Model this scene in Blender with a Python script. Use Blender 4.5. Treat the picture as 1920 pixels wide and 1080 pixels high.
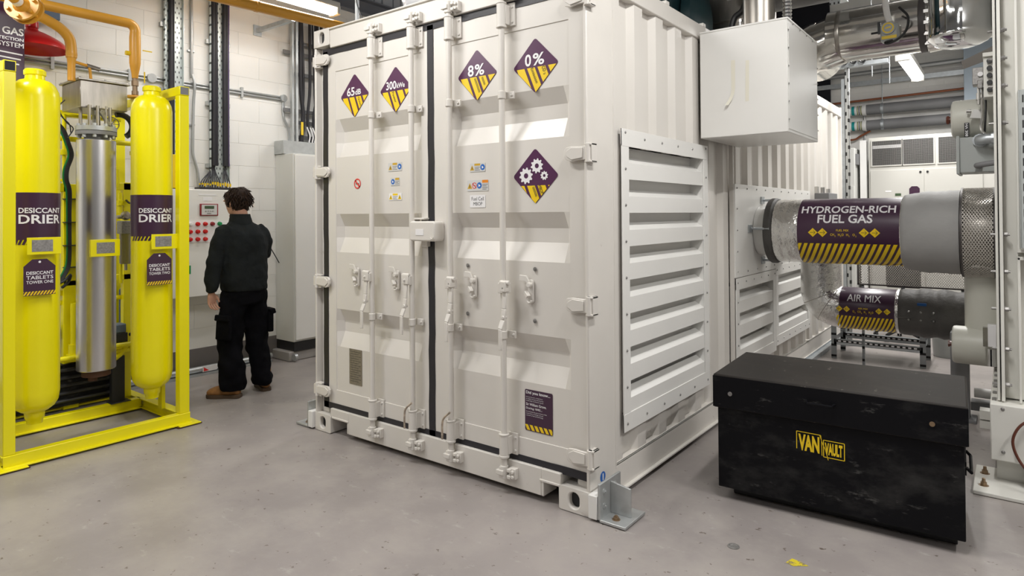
import bpy, bmesh, math, random
from mathutils import Vector, Matrix, noise
random.seed(7)
R = math.radians
PI = math.pi
scn = bpy.context.scene
for o in list(bpy.data.objects): bpy.data.objects.remove(o)
COL = scn.collection

# ------------------------------------------------------------------ camera
cam_d = bpy.data.cameras.new('camera'); cam = bpy.data.objects.new('camera', cam_d); COL.objects.link(cam)
cam_d.sensor_width = 36; cam_d.lens = 1212.3*36/1920; cam_d.shift_y = -150.4/1920
cam_d.clip_start = .05; cam_d.clip_end = 60
def cam_matrix(loc, yaw, pitch, roll):
    y, p, r = R(yaw), R(pitch), R(roll)
    fw = Vector((math.sin(y)*math.cos(p), math.cos(y)*math.cos(p), math.sin(p)))
    rt = Vector((math.cos(y), -math.sin(y), 0)); up = rt.cross(fw)
    r2 = rt*math.cos(r)+up*math.sin(r); u2 = -rt*math.sin(r)+up*math.cos(r)
    m = Matrix((r2, u2, -fw)).transposed().to_4x4(); m.translation = loc
    return m
cam.matrix_world = cam_matrix(Vector((1.648, -2.744, 1.488)), -37.66, .6, -.39)
scn.camera = cam

# ------------------------------------------------------------------ world, exposure
w = bpy.data.worlds.new('world'); scn.world = w; w.use_nodes = True
w.node_tree.nodes['Background'].inputs[0].default_value = (.9, .95, 1, 1)
w.node_tree.nodes['Background'].inputs[1].default_value = .1
vs = scn.view_settings
vs.view_transform = 'Standard'; vs.look = 'None'; vs.gamma = 1; vs.use_curve_mapping = False
vs.exposure = 0.0
LAMP_W = 54.0          # watts of each fluorescent fitting

# ------------------------------------------------------------------ materials
MATS = {}
def mat(name, col, rough=.5, metal=0., var=None, bump=None, spec=.5, emit=0., alpha=1., stretch=None, dirt=None, coat=0., trans=0.):
    m = bpy.data.materials.new(name); m.use_nodes = True; MATS[name] = m
    nt = m.node_tree; b = nt.nodes['Principled BSDF']; L = nt.links
    b.inputs['Base Color'].default_value = (*col, 1); b.inputs['Roughness'].default_value = rough
    b.inputs['Metallic'].default_value = metal; b.inputs['Specular IOR Level'].default_value = spec
    b.inputs['Alpha'].default_value = alpha; b.inputs['Coat Weight'].default_value = coat
    b.inputs['Transmission Weight'].default_value = trans
    if emit:
        b.inputs['Emission Color'].default_value = (*col, 1); b.inputs['Emission Strength'].default_value = emit
    src = None
    if var or bump or dirt:
        tc = nt.nodes.new('ShaderNodeNewGeometry'); vec = tc.outputs['Position']
        if stretch:
            mp = nt.nodes.new('ShaderNodeMapping'); mp.inputs['Scale'].default_value = stretch
            L.new(vec, mp.inputs['Vector']); vec = mp.outputs['Vector']
    cur = None
    if var:
        n = nt.nodes.new('ShaderNodeTexNoise'); n.inputs['Scale'].default_value = var[0]; n.inputs['Detail'].default_value = 6
        L.new(vec, n.inputs['Vector'])
        mx = nt.nodes.new('ShaderNodeMix'); mx.data_type = 'RGBA'
        mr = nt.nodes.new('ShaderNodeMapRange'); mr.inputs[1].default_value = .35; mr.inputs[2].default_value = .65
        L.new(n.outputs['Fac'], mr.inputs[0]); L.new(mr.outputs[0], mx.inputs[0])
        mx.inputs[6].default_value = (*[c*(1-var[1]) for c in col], 1); mx.inputs[7].default_value = (*[min(1, c*(1+var[1])) for c in col], 1)
        cur = mx.outputs[2]
    for d in (dirt or []):       # (scale, lo, hi, colour, stretch, detail)
        mp = nt.nodes.new('ShaderNodeMapping'); mp.inputs['Scale'].default_value = d[4]; L.new(nt.nodes[tc.name].outputs['Position'], mp.inputs['Vector'])
        n = nt.nodes.new('ShaderNodeTexNoise'); n.inputs['Scale'].default_value = d[0]; n.inputs['Detail'].default_value = d[5]; n.inputs['Roughness'].default_value = .7
        L.new(mp.outputs['Vector'], n.inputs['Vector'])
        mr = nt.nodes.new('ShaderNodeMapRange'); mr.inputs[1].default_value = d[1]; mr.inputs[2].default_value = d[2]
        L.new(n.outputs['Fac'], mr.inputs[0])
        mx = nt.nodes.new('ShaderNodeMix'); mx.data_type = 'RGBA'; L.new(mr.outputs[0], mx.inputs[0])
        if cur: L.new(cur, mx.inputs[6])
        else: mx.inputs[6].default_value = (*col, 1)
        mx.inputs[7].default_value = (*d[3], 1); cur = mx.outputs[2]
    if cur: L.new(cur, b.inputs['Base Color'])
    if bump:
        n = nt.nodes.new('ShaderNodeTexNoise'); n.inputs['Scale'].default_value = bump[0]; n.inputs['Detail'].default_value = 5
        L.new(vec, n.inputs['Vector'])
        bp = nt.nodes.new('ShaderNodeBump'); bp.inputs['Strength'].default_value = bump[1]; bp.inputs['Distance'].default_value = bump[2] if len(bump) > 2 else .01
        L.new(n.outputs['Fac'], bp.inputs['Height']); L.new(bp.outputs[0], b.inputs['Normal'])
    return m
def mat_slots(name, col, hole, axes, bw, rh, mortar, metal=.8, rough=.4):
    m = mat(name, col, rough, metal); nt = m.node_tree; L = nt.links; b = nt.nodes['Principled BSDF']
    g = nt.nodes.new('ShaderNodeNewGeometry'); s = nt.nodes.new('ShaderNodeSeparateXYZ'); c = nt.nodes.new('ShaderNodeCombineXYZ')
    L.new(g.outputs['Position'], s.inputs[0]); L.new(s.outputs[axes[0]], c.inputs[0]); L.new(s.outputs[axes[1]], c.inputs[1])
    br = nt.nodes.new('ShaderNodeTexBrick'); L.new(c.outputs[0], br.inputs['Vector'])
    br.inputs['Scale'].default_value = 1; br.inputs['Brick Width'].default_value = bw; br.inputs['Row Height'].default_value = rh
    br.inputs['Mortar Size'].default_value = mortar; br.inputs['Mortar Smooth'].default_value = .1
    br.inputs['Color1'].default_value = (*hole, 1); br.inputs['Color2'].default_value = (*hole, 1); br.inputs['Mortar'].default_value = (*col, 1)
    L.new(br.outputs['Color'], b.inputs['Base Color'])
    return m
CREAM = (.72, .688, .642)
Mt = {}
Mt['cream'] = mat('container_paint', CREAM, .33, var=(1.3, .02), bump=(9, .04, .01))
Mt['cream_worn'] = mat('container_paint_worn', CREAM, .38, var=(3, .03), dirt=[(7, .66, .75, (.33, .28, .22), (1, 1, 1), 8)])
Mt['white_alu'] = mat('white_aluminium', (.84, .83, .80), .34, var=(2, .015))
Mt['plenum'] = mat('white_sheet_steel', (.82, .81, .78), .28, var=(2, .02))
Mt['block'] = mat('painted_block', (.83, .82, .79), .6, var=(3, .015), bump=(60, .08, .004))
Mt['mortar'] = mat('painted_joint', (.82, .81, .78), .7)
Mt['plain_white'] = mat('white_paint', (.80, .79, .77), .5, var=(2, .02))
Mt['grey_wall'] = mat('grey_wall_paint', (.36, .36, .36), .6, var=(2, .02))
Mt['floor'] = mat('painted_concrete', (.295, .266, .256), .36, var=(1.1, .13), bump=(14, .09, .01),
    dirt=[(2.2, .45, .75, (.355, .325, .30), (1, 1, 1), 9), (17, .655, .70, (.13, .105, .09), (1, 1, 1), 3), (7, .60, .72, (.40, .375, .355), (1, 1.8, 1), 9)])
Mt['skirting'] = mat('grey_skirting_paint', (.17, .155, .15), .4, var=(3, .05))
Mt['ceil'] = mat('grey_deck', (.30, .31, .33), .6)
Mt['cladding'] = mat('white_cladding', (.52, .54, .58), .5)
Mt['beam'] = mat('steel_beam_grey', (.16, .17, .20), .5)
Mt['void'] = mat('unlit_void', (.006, .006, .012), .8)
Mt['gasket'] = mat('black_rubber', (.018, .017, .022), .45, bump=(60, .2, .004))
Mt['dark'] = mat('dark_recess', (.02, .02, .02), .8)
Mt['steel'] = mat('bare_steel', (.55, .54, .52), .35, 1.)
Mt['zinc'] = mat('galvanised_steel', (.50, .53, .55), .42, .75, var=(20, .08))
Mt['zinc_light'] = mat('galvanised_light', (.50, .515, .515), .42, .65, var=(20, .06))
Mt['slots'] = mat_slots('slotted_tray', (.62, .68, .68), (.06, .07, .07), (1, 2), .034, .046, .0135, .5)
Mt['slots_strut'] = mat_slots('slotted_strut', (.55, .56, .55), (.05, .05, .05), (0, 2), .05, .075, .018, .6)
Mt['slots_strap'] = mat_slots('perforated_strap', (.50, .52, .53), (.05, .05, .05), (0, 2), .03, .036, .010, .6)
Mt['slots_angle'] = mat_slots('slotted_angle', (.30, .32, .33), (.02, .02, .02), (1, 2), .05, .055, .017, .6)
Mt['stainless'] = mat('polished_stainless', (.72, .70, .66), .13, 1., bump=(2.2, .12, .03), stretch=(1, 4, 4))
Mt['stainless_dull'] = mat('brushed_stainless', (.46, .43, .39), .33, 1., var=(6, .1), stretch=(6, 6, 1))
Mt['chromed'] = mat('mirror_stainless', (.80, .81, .82), .07, 1., bump=(2, .08, .03))
Mt['cladmetal'] = mat('brushed_aluminium_cladding', (.70, .69, .69), .30, 1., bump=(120, .05, .002), stretch=(1, 1, .3))
Mt['foil'] = mat('aluminium_foil', (.78, .77, .75), .24, 1., bump=(26, .8, .012))
Mt['jacket'] = mat('grey_jacket_cloth', (.35, .345, .34), .62, .0, var=(4, .08), bump=(7, .35, .02))
Mt['jacket_dark'] = mat('dark_jacket_cloth', (.085, .08, .075), .6, .0, var=(5, .12), bump=(9, .5, .025))
Mt['wire'] = mat('wire_mesh', (.62, .585, .54), .45, .15)
Mt['grille'] = mat('grille_wire', (.30, .29, .28), .5, .3)
Mt['wire_dark'] = mat('dark_guard_drum', (.09, .08, .078), .5, .3)
Mt['yellow'] = mat('yellow_gloss_paint', (.87, .775, .002), .26, var=(2, .02))
Mt['orange'] = mat('ochre_gas_pipe_paint', (.68, .33, .035), .35, var=(4, .06))
Mt['red'] = mat('red_enamel', (.52, .012, .012), .3)
Mt['purple'] = mat('purple_vinyl', (.085, .022, .075), .3)
Mt['purple_d'] = mat('dark_purple_vinyl', (.052, .020, .046), .3)
Mt['hyellow'] = mat('hazard_yellow_print', (.87, .60, .010), .35)
Mt['white_print'] = mat('white_print', (.85, .84, .85), .4)
Mt['black_print'] = mat('black_print', (.02, .02, .02), .5)
Mt['blue_print'] = mat('blue_print', (.02, .14, .50), .4)
Mt['red_print'] = mat('red_print', (.75, .03, .03), .4)
Mt['orange_print'] = mat('orange_print', (.80, .25, .01), .4)
Mt['amber_print'] = mat('amber_print', (.60, .37, .03), .4)
Mt['plaque'] = mat('etched_plaque', (.30, .29, .28), .4, .5, var=(90, .2))
Mt['plaque_br'] = mat('etched_brown_plaque', (.27, .24, .20), .4, .4, var=(70, .12))
Mt['labelgrey'] = mat('grey_label', (.62, .62, .61), .4)
Mt['black_steel'] = mat('black_painted_steel', (.0055, .0055, .007), .45, spec=.12, bump=(30, .05, .003),
    dirt=[(2.6, .50, .86, (.05, .049, .047), (1, 2.2, 2.0), 12), (12, .60, .80, (.15, .147, .14), (.6, 1, 1.8), 11)])
Mt['lid_steel'] = mat('dusty_black_lid', (.016, .0135, .012), .48, spec=.2,
    dirt=[(4, .48, .80, (.036, .030, .026), (1, 2, 1), 9), (24, .64, .70, (.22, .20, .18), (1, .35, 1), 6)])
Mt['black_plastic'] = mat('black_plastic', (.015, .015, .016), .4)
Mt['cable'] = mat('black_cable', (.020, .019, .024), .5)
Mt['cable_purple'] = mat('purple_cable', (.10, .055, .17), .5)
Mt['cable_green'] = mat('green_cable', (.0, .16, .03), .4)
Mt['cabinet'] = mat('light_grey_cabinet', (.80, .79, .76), .38, var=(2, .015))
Mt['cabinet_side'] = mat('grey_cabinet_paint', (.66, .66, .63), .42, var=(2, .02))
Mt['offwhite'] = mat('offwhite_enamel', (.58, .57, .53), .35, var=(2, .015))
Mt['vessel'] = mat('vessel_greywhite', (.60, .595, .53), .4, var=(3, .03))
Mt['vessel_w'] = mat('vessel_white', (.74, .73, .68), .36, var=(2, .02), dirt=[(9, .72, .78, (.35, .25, .15), (1, 1, 1), 8)])
Mt['boxgrey'] = mat('junction_box_grey', (.40, .42, .41), .4)
Mt['insul'] = mat('grey_insulation', (.20, .20, .205), .6, var=(3, .05))
Mt['greyduct'] = mat('grey_duct', (.27, .265, .26), .5)
Mt['copper'] = mat('copper_tube', (.33, .12, .06), .4, .5)
Mt['kerb'] = mat('concrete_kerb', (.36, .34, .325), .5, var=(5, .06))
Mt['pvc'] = mat('grey_conduit', (.42, .43, .43), .35, .5)
Mt['skin'] = mat('skin', (.50, .27, .19), .5, var=(30, .05))
Mt['hair'] = mat('dark_brown_hair', (.026, .013, .008), .6, spec=.25, var=(60, .5), bump=(120, .5, .01))
Mt['sweater'] = mat('black_sweater', (.012, .0145, .0155), .85, spec=.2, var=(5, .25), bump=(9, .75, .03))
Mt['trouser'] = mat('black_trousers', (.0035, .0035, .005), .9, spec=.10, var=(5, .3), bump=(12, .35, .02))
Mt['boot'] = mat('tan_boot_leather', (.28, .13, .04), .6, var=(20, .2))
Mt['sole'] = mat('boot_sole', (.075, .045, .025), .7)
Mt['bag'] = mat('clear_plastic_bag', (.80, .80, .82), .25, bump=(9, .6, .03), alpha=.75)
Mt['glass'] = mat('clear_bowl', (.35, .33, .28), .1, trans=.7)
Mt['teal'] = mat('teal_machine', (.02, .06, .07), .4)
Mt['tube'] = mat('fluorescent_diffuser', (1, .98, .93), .4, emit=6.0)
Mt['green'] = mat('green_label', (.0, .28, .08), .4)
Mt['redbtn'] = mat('red_button', (.62, .01, .01), .25)
Mt['lcd'] = mat('lcd_green', (.06, .10, .05), .2)
Mt['maroon'] = mat('maroon_bezel', (.28, .02, .03), .3)
Mt['blue'] = mat('blue_drum', (.01, .08, .26), .35)
Mt['bluegrey'] = mat('blue_grey_motor', (.10, .14, .20), .4)
Mt['wood'] = mat('brown_pad', (.085, .035, .018), .7)
Mt['rust'] = mat('brass_bolt', (.30, .21, .13), .4, .7)
Mt['tape'] = mat('masking_tape', (.80, .77, .66), .7)
Mt['pale_strut'] = mat('pale_blue_column', (.36, .43, .50), .5)
Mt['yellow_mark'] = mat('yellow_floor_paint', (.62, .50, .02), .6, dirt=[(40, .5, .6, (.2, .17, .10), (1, 1, 1), 5)])
Mt['brownhose'] = mat('brown_hose', (.12, .035, .02), .4)
Mt['flap'] = mat('dull_brown_sheet', (.10, .088, .075), .45, .3)
Mt['brown_seal'] = mat('rusty_painted_wire', (.40, .33, .26), .6, var=(30, .4))
Mt['teal_band'] = mat('teal_band', (.01, .30, .30), .4)
Mt['olive_band'] = mat('olive_band', (.22, .24, .04), .4)

# ------------------------------------------------------------------ text outlines (font curves turned to polygons, one evaluation)
TEXTS = ['65', 'dB', '300', 'kWe', '8', '%', '0', 'Quiet', 'Power', 'Emission', 'CO', '2', 'MBOP', 'Fuel Cell', 'DESICCANT', 'DRIER', 'TABLETS',
    'TOWER ONE', 'TOWER TWO', 'HYDROGEN-RICH', 'FUEL GAS', 'FUEL MIX', 'CH', 'H', 'O', 'N', 'AIR MIX', 'GAS', 'DETECTION', 'SYSTEM', 'VAN', 'VAULT',
    'Did you know...', 'Sir William Grove.', 'During 1842...', 'HV 308', 'Not just found in a simple form', 'an original concept was shown by',
    'famed judge and physical scientist', 'He anticipated the general theory of the', 'conservation of energy, and was', 'a pioneer of fuel cell technology.']
def bake_texts():
    out = {}; obs = []
    for t in TEXTS:
        c = bpy.data.curves.new('t', 'FONT'); c.body = t; c.resolution_u = 3
        c.offset = 0. if 'M' in t or t in ('Fuel Cell', 'Quiet', 'Power', 'Emission', 'MBOP') or len(t) > 20 else .012 if t in ('CH', 'H', 'O', 'N', 'CO', '2', 'FUEL MIX', 'TOWER ONE', 'TOWER TWO', 'TABLETS', 'HV 308', 'Sir William Grove.', 'During 1842...') else .008 if t == 'AIR MIX' else .045 if t in ('VAN', 'VAULT') else .022
        c.fill_mode = 'FRONT'
        o = bpy.data.objects.new('t', c); COL.objects.link(o); obs.append((t, o, c))
    dg = bpy.context.evaluated_depsgraph_get()
    for t, o, c in obs:
        me = bpy.data.meshes.new_from_object(o.evaluated_get(dg))
        if t in ('DESICCANT', 'DRIER', 'HYDROGEN-RICH', 'FUEL GAS', 'AIR MIX', 'FUEL MIX'):      # cut finely so that it can bend round a pipe
            bm = bmesh.new(); bm.from_mesh(me); bmesh.ops.triangulate(bm, faces=bm.faces[:]); X = [v.co.x for v in bm.verts]; Y = [v.co.y for v in bm.verts]
            for k in range(1, 6): bmesh.ops.bisect_plane(bm, geom=bm.verts[:]+bm.edges[:]+bm.faces[:], plane_co=(0, min(Y)+(max(Y)-min(Y))*k/6, 0), plane_no=(0, 1, 0))
            if t in ('DESICCANT', 'DRIER'):
                for k in range(1, 30): bmesh.ops.bisect_plane(bm, geom=bm.verts[:]+bm.edges[:]+bm.faces[:], plane_co=(min(X)+(max(X)-min(X))*k/30, 0, 0), plane_no=(1, 0, 0))
            bm.to_mesh(me); bm.free()
        vs_ = [(v.co.x, v.co.y) for v in me.vertices]; fs = [tuple(p.vertices) for p in me.polygons]
        x0 = min(v[0] for v in vs_); x1 = max(v[0] for v in vs_); y0 = min(v[1] for v in vs_); y1 = max(v[1] for v in vs_)
        out[t] = ([((v[0]-x0)/(x1-x0), (v[1]-y0)/(y1-y0)) for v in vs_], fs)
        bpy.data.meshes.remove(me)
    for t, o, c in obs:
        bpy.data.objects.remove(o); bpy.data.curves.remove(c)
    return out
TXT = bake_texts()

# ------------------------------------------------------------------ mesh builder
WL = {}
class MB:
    def __init__(s): s.v = []; s.f = []
    def add(s, vs, fs):
        n = len(s.v); s.v += [Vector(p) for p in vs]; s.f += [tuple(i+n for i in f) for f in fs]; return s
    def box(s, x0, x1, y0, y1, z0, z1):
        return s.add([(x0,y0,z0),(x1,y0,z0),(x1,y1,z0),(x0,y1,z0),(x0,y0,z1),(x1,y0,z1),(x1,y1,z1),(x0,y1,z1)],
            [(0,3,2,1),(4,5,6,7),(0,1,5,4),(1,2,6,5),(2,3,7,6),(3,0,4,7)])
    def obox(s, c, size, M):
        c = Vector(c); h = [k/2 for k in size]
        vs_ = [c + M @ Vector((sx*h[0], sy*h[1], sz*h[2])) for sz in (-1,1) for sx, sy in ((-1,-1),(1,-1),(1,1),(-1,1))]
        return s.add(vs_, [(0,3,2,1),(4,5,6,7),(0,1,5,4),(1,2,6,5),(2,3,7,6),(3,0,4,7)])
    def bar(s, a, b, wd, th, up=(0,0,1)):
        a = Vector(a); b = Vector(b); d = (b-a); L = d.length; d.normalize(); u = Vector(up)
        if abs(d.dot(u)) > .98: u = Vector((1,0,0))
        r = d.cross(u).normalized(); u = r.cross(d)
        return s.obox((a+b)/2, (L, wd, th), Matrix((d, r, u)).transposed())
    def cyl(s, a, b, r0, r1=None, n=16, caps=True):
        a = Vector(a); b = Vector(b); r1 = r0 if r1 is None else r1
        d = (b-a).normalized(); t = Vector((0,0,1)) if abs(d.z) < .9 else Vector((1,0,0))
        u = d.cross(t).normalized(); v = u.cross(d)   # u x v = -d ... fixed by order below
        ring = [(u*math.cos(2*PI*k/n) - v*math.sin(2*PI*k/n)) for k in range(n)]
        vs_ = [a+p*r0 for p in ring]+[b+p*r1 for p in ring]
        fs = [(k, (k+1)%n, n+(k+1)%n, n+k) for k in range(n)]
        if caps: fs += [tuple(range(n))[::-1], tuple(range(n, 2*n))]
        return s.add(vs_, fs)
    def tube(s, pts, r, n=8, caps=True):
        pts = [Vector(p) for p in pts]; m = len(pts); rr = r if isinstance(r, (list, tuple)) else [r]*m
        d0 = (pts[1]-pts[0]).normalized(); t = Vector((0,0,1)) if abs(d0.z) < .9 else Vector((1,0,0))
        u = d0.cross(t).normalized(); vs_ = []; fs = []
        for i in range(m):
            d = (pts[min(i+1,m-1)]-pts[max(i-1,0)]).normalized()
            u = (u - d*u.dot(d)).normalized(); v = d.cross(u)
            vs_ += [pts[i]+(u*math.cos(2*PI*k/n)+v*math.sin(2*PI*k/n))*rr[i] for k in range(n)]
        for i in range(m-1):
            fs += [(i*n+k, i*n+(k+1)%n, (i+1)*n+(k+1)%n, (i+1)*n+k) for k in range(n)]
        if caps: fs += [tuple(range(n))[::-1], tuple(range((m-1)*n, m*n))]
        return s.add(vs_, fs)
    def lathe(s, prof, c=(0,0,0), axis='z', n=32):
        # prof: (radius, height)
        c = Vector(c); vs_ = []; fs = []; m = len(prof)
        for r, h in prof:
            for k in range(n):
                a = 2*PI*k/n; p, q = r*math.cos(a), r*math.sin(a)
                vs_.append(c+Vector({'z': (p,q,h), 'x': (h,p,q), 'y': (q,h,p)}[axis]))
        for i in range(m-1):
            fs += [(i*n+k, i*n+(k+1)%n, (i+1)*n+(k+1)%n, (i+1)*n+k) for k in range(n)]
        fs += [tuple(range(n))[::-1], tuple(range((m-1)*n, m*n))]
        return s.add(vs_, fs)
    def poly(s, pts, fn): return s.add([fn(*p) for p in pts], [tuple(range(len(pts)))])
    def slab(s, pts, fn, t):      # flat outline with thickness t; fn(u,v,w)
        n = len(pts)
        vs_ = [fn(p[0], p[1], t) for p in pts]+[fn(p[0], p[1], 0) for p in pts]
        return s.add(vs_, [tuple(range(n)), tuple(range(n, 2*n))[::-1]]+[(k, n+k, n+(k+1)%n, (k+1)%n) for k in range(n)])
    def text(s, t, fn, u0, u1, v0, v1):
        vs_, fs = TXT[t]; du = (u1-u0)*.028/max(3, len(t)) if 'M' in t and t != 'MBOP' else 0
        for k in ((-1, 0, 1) if du else (0,)):      # heavier strokes for the glyphs that cannot be offset
            P = []
            for a, b in vs_:
                u, v = u0+(u1-u0)*a+k*du, v0+(v1-v0)*b; p = Vector(fn(u, v))
                if du: p += (Vector(fn(u+.001, v))-p).cross(Vector(fn(u, v+.001))-p).normalized()*(.0004*(k+1))
                P.append(p)
            s.add(P, fs)
        return s
    def grid(s, rows):            # rows of points
        m = len(rows); n = len(rows[0])
        return s.add([p for r in rows for p in r], [(i*n+k, i*n+k+1, (i+1)*n+k+1, (i+1)*n+k) for i in range(m-1) for k in range(n-1)])
def B(mb, name, m, parent=None, smooth=True, bevel=0., seg=2, ang=35, origin=None):
    xs = [v.x for v in mb.v]; ys = [v.y for v in mb.v]; zs = [v.z for v in mb.v]
    c = Vector(origin) if origin else Vector(((min(xs)+max(xs))/2, (min(ys)+max(ys))/2, (min(zs)+max(zs))/2 if parent else min(zs)))
    me = bpy.data.meshes.new(name); me.from_pydata([tuple(v-c) for v in mb.v], [], mb.f); me.update()
    me.materials.append(Mt[m] if isinstance(m, str) else m)
    if smooth:
        for p in me.polygons: p.use_smooth = True
        me.set_sharp_from_angle(angle=R(ang))
    o = bpy.data.objects.new(name, me); COL.objects.link(o); WL[o.name] = c
    if parent: o.parent = parent; o.location = c-WL[parent.name]
    else: o.location = c
    if bevel:
        bm_ = o.modifiers.new('bevel', 'BEVEL'); bm_.width = bevel; bm_.segments = seg; bm_.limit_method = 'ANGLE'; bm_.angle_limit = R(40)
    return o
def copy_part(o, d, parent):      # same mesh data, shifted by d
    c = o.copy(); COL.objects.link(c); wl = WL[o.name]+Vector(d); WL[c.name] = wl; c.parent = parent; c.location = wl-WL[parent.name]
    return c
def tag(o, label, cat, group=None):
    o['label'] = label; o['category'] = cat
    if group: o['group'] = group
    return o
def thing(name, loc, label, cat, group=None):
    o = bpy.data.objects.new(name, None); COL.objects.link(o); o.location = loc; o.empty_display_size = .1; WL[o.name] = Vector(loc)
    return tag(o, label, cat, group)
def struct(o): o['kind'] = 'structure'; return o
def plane(o, U, V):
    o = Vector(o); U = Vector(U); V = Vector(V); N = U.cross(V)
    return lambda u, v, w=0.: o+U*u+V*v+N*w
def clip(poly, half):             # convex clipping, half-planes (a,b,c): a*u+b*v<=c
    for a, b, c in half:
        out = []
        for i in range(len(poly)):
            p, q = poly[i-1], poly[i]; dp = a*p[0]+b*p[1]-c; dq = a*q[0]+b*q[1]-c
            if (dp <= 0) != (dq <= 0):
                t = dp/(dp-dq); out.append((p[0]+(q[0]-p[0])*t, p[1]+(q[1]-p[1])*t))
            if dq <= 0: out.append(q)
        poly = out
        if len(poly) < 3: return []
    return poly
def rrect(u0, u1, v0, v1, r, n=4):
    P = []
    for cx, cy, a0 in ((u1-r, v1-r, 0), (u0+r, v1-r, 90), (u0+r, v0+r, 180), (u1-r, v0+r, 270)):
        for k in range(n+1):
            a = R(a0+90*k/n); P.append((cx+r*math.cos(a), cy+r*math.sin(a)))
    return P
def circle(cu, cv, r, n=20): return [(cu+r*math.cos(2*PI*k/n), cv+r*math.sin(2*PI*k/n)) for k in range(n)]
def ring_faces(mb, outer, inner, fn):
    n = len(outer); mb.add([fn(*p) for p in outer]+[fn(*p) for p in inner], [(k, (k+1)%n, n+(k+1)%n, n+k) for k in range(n)])
def arc(c, r, a0, a1, n, U, V):   # arc points in plane U,V
    c = Vector(c); U = Vector(U); V = Vector(V)
    return [c+U*(r*math.cos(R(a0+(a1-a0)*k/n)))+V*(r*math.sin(R(a0+(a1-a0)*k/n))) for k in range(n+1)]
def smooth_path(pts, sub=6):      # Catmull-Rom
    P = [Vector(p) for p in pts]; P = [P[0]*2-P[1]]+P+[P[-1]*2-P[-2]]; out = []
    for i in range(1, len(P)-2):
        a, b, c, d = P[i-1:i+3]
        for k in range(sub):
            t = k/sub; out.append(.5*((2*b)+(c-a)*t+(2*a-5*b+4*c-d)*t*t+(3*b-a-3*c+d)*t**3))
    out.append(P[-2]); return out
def hexbolt(mb, c, d, r=.009, h=.008, washer=True):
    c = Vector(c); d = Vector(d)
    if washer: mb.cyl(c, c+d*.002, r*1.45, n=12)
    mb.cyl(c, c+d*h, r, n=6); mb.cyl(c+d*h, c+d*(h*1.5), r*.55, n=8)
def dome(mb, c, d, r=.008):
    c = Vector(c); d = Vector(d); mb.cyl(c, c+d*r*.4, r, r*.8, n=8, caps=False); mb.cyl(c+d*r*.4, c+d*r*.7, r*.8, r*.35, n=8)

# ================================================================== THE ROOM
XL, YB, ZC = -4.5, 8.6, 5.4
XR, YF = 5.2, -6.5
f = struct(B(MB().box(XL-.2, XR+.2, YF-.2, YB+.2, -.2, 0), 'floor', 'floor'))
struct(B(MB().box(XL-.2, XR+.2, YF-.2, YB+.2, ZC, ZC+.2), 'ceiling', 'ceil'))
wl = struct(B(MB().box(XL-.2, XL-.003, YF, YB, 0, 3.9), 'wall_left', 'mortar'))
wb = struct(B(MB().box(XL, XR, YB+.003, YB+.2, 0, ZC), 'wall_back', 'mortar'))
struct(B(MB().box(XR, XR+.2, YF, YB, 0, ZC), 'wall_right', 'grey_wall'))
struct(B(MB().box(XL, XR, YF-.2, YF, 0, ZC), 'wall_front', 'grey_wall'))
def blocks(wall, axis, a0, a1, z0, z1, bw, bh, off=0.):
    J = .003; row = 0; z = z0; src = {}
    while z < z1-.02:
        h = min(bh, z1-z)-J; a = a0-(bw/2 if row % 2 else 0)
        while a < a1-.02:
            s0 = max(a, a0); s1 = min(a+bw, a1)-J
            if s1-s0 > .03:
                key = (round(s1-s0, 3), round(h, 3)); d = random.uniform(-.0006, .0006)
                if axis == 'y': mk = lambda: MB().box(XL-.02, XL, s0, s1, z, z+h)
                else: mk = lambda: MB().box(s0, s1, YB, YB+.02, z, z+h)
                if key not in src: src[key] = B(mk(), 'block', 'block', wall, bevel=.0012, seg=1)
                else:
                    m_ = mk(); xs = [v.x for v in m_.v]; ys = [v.y for v in m_.v]; zs = [v.z for v in m_.v]
                    c = Vector(((min(xs)+max(xs))/2, (min(ys)+max(ys))/2, (min(zs)+max(zs))/2))
                    copy_part(src[key], c-WL[src[key].name], wall)
            a += bw
        z += bh; row += 1
blocks(wl, 'y', -2.2, 3.4, .2, 3.9, .45, .225)
blocks(wb, 'x', -.9, 2.1, 1.55, 4.4, .45, .225)
# wall either side of the joined blocks, flush with them
struct(B(MB().box(XL-.02, XL, YF, -2.2, .2, 3.9).box(XL-.02, XL, 3.4, YB, .2, 3.9), 'plaster', 'block', wl))
struct(B(MB().box(XL, -.9, YB, YB+.02, 0, ZC).box(2.1, XR, YB, YB+.02, 0, ZC).box(-.9, 2.1, YB, YB+.02, 0, 1.55).box(-.9, 2.1, YB, YB+.02, 4.4, ZC), 'plaster', 'block', wb))
struct(B(MB().box(XL-.01, XL+.006, YF, YB, 0, .235), 'baseboard_left', 'skirting'))
# steel beam on the wall head with clad wall above
bm_ = MB().box(XL-.06, XL+.10, YF, YB, 3.89, 3.905).box(XL-.06, XL+.10, YF, YB, 4.055, 4.07).box(XL+.0, XL+.02, YF, YB, 3.9, 4.06)
struct(B(bm_, 'trim_1', 'beam'))
cl = MB(); y = YF
while y < YB-.1:
    cl.box(XL-.03, XL-.01, y+.012, y+.30, 4.07, ZC); cl.box(XL-.03, XL+.015, y+.12, y+.19, 4.07, ZC); y += .31
cl.box(XL-.05, XL-.03, YF, YB, 4.07, ZC)
struct(B(cl, 'wall_upper', 'cladding'))
# added black sheets stand in for the unlit void above the container's far end
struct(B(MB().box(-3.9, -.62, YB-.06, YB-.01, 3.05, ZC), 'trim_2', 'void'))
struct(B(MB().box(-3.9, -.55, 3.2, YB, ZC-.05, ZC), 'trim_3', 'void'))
# concrete kerb round the tall cabinet
struct(B(MB().box(XL, -4.19, 1.09, 4.6, 0, .10), 'trim_4', 'kerb', bevel=.012))

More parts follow.
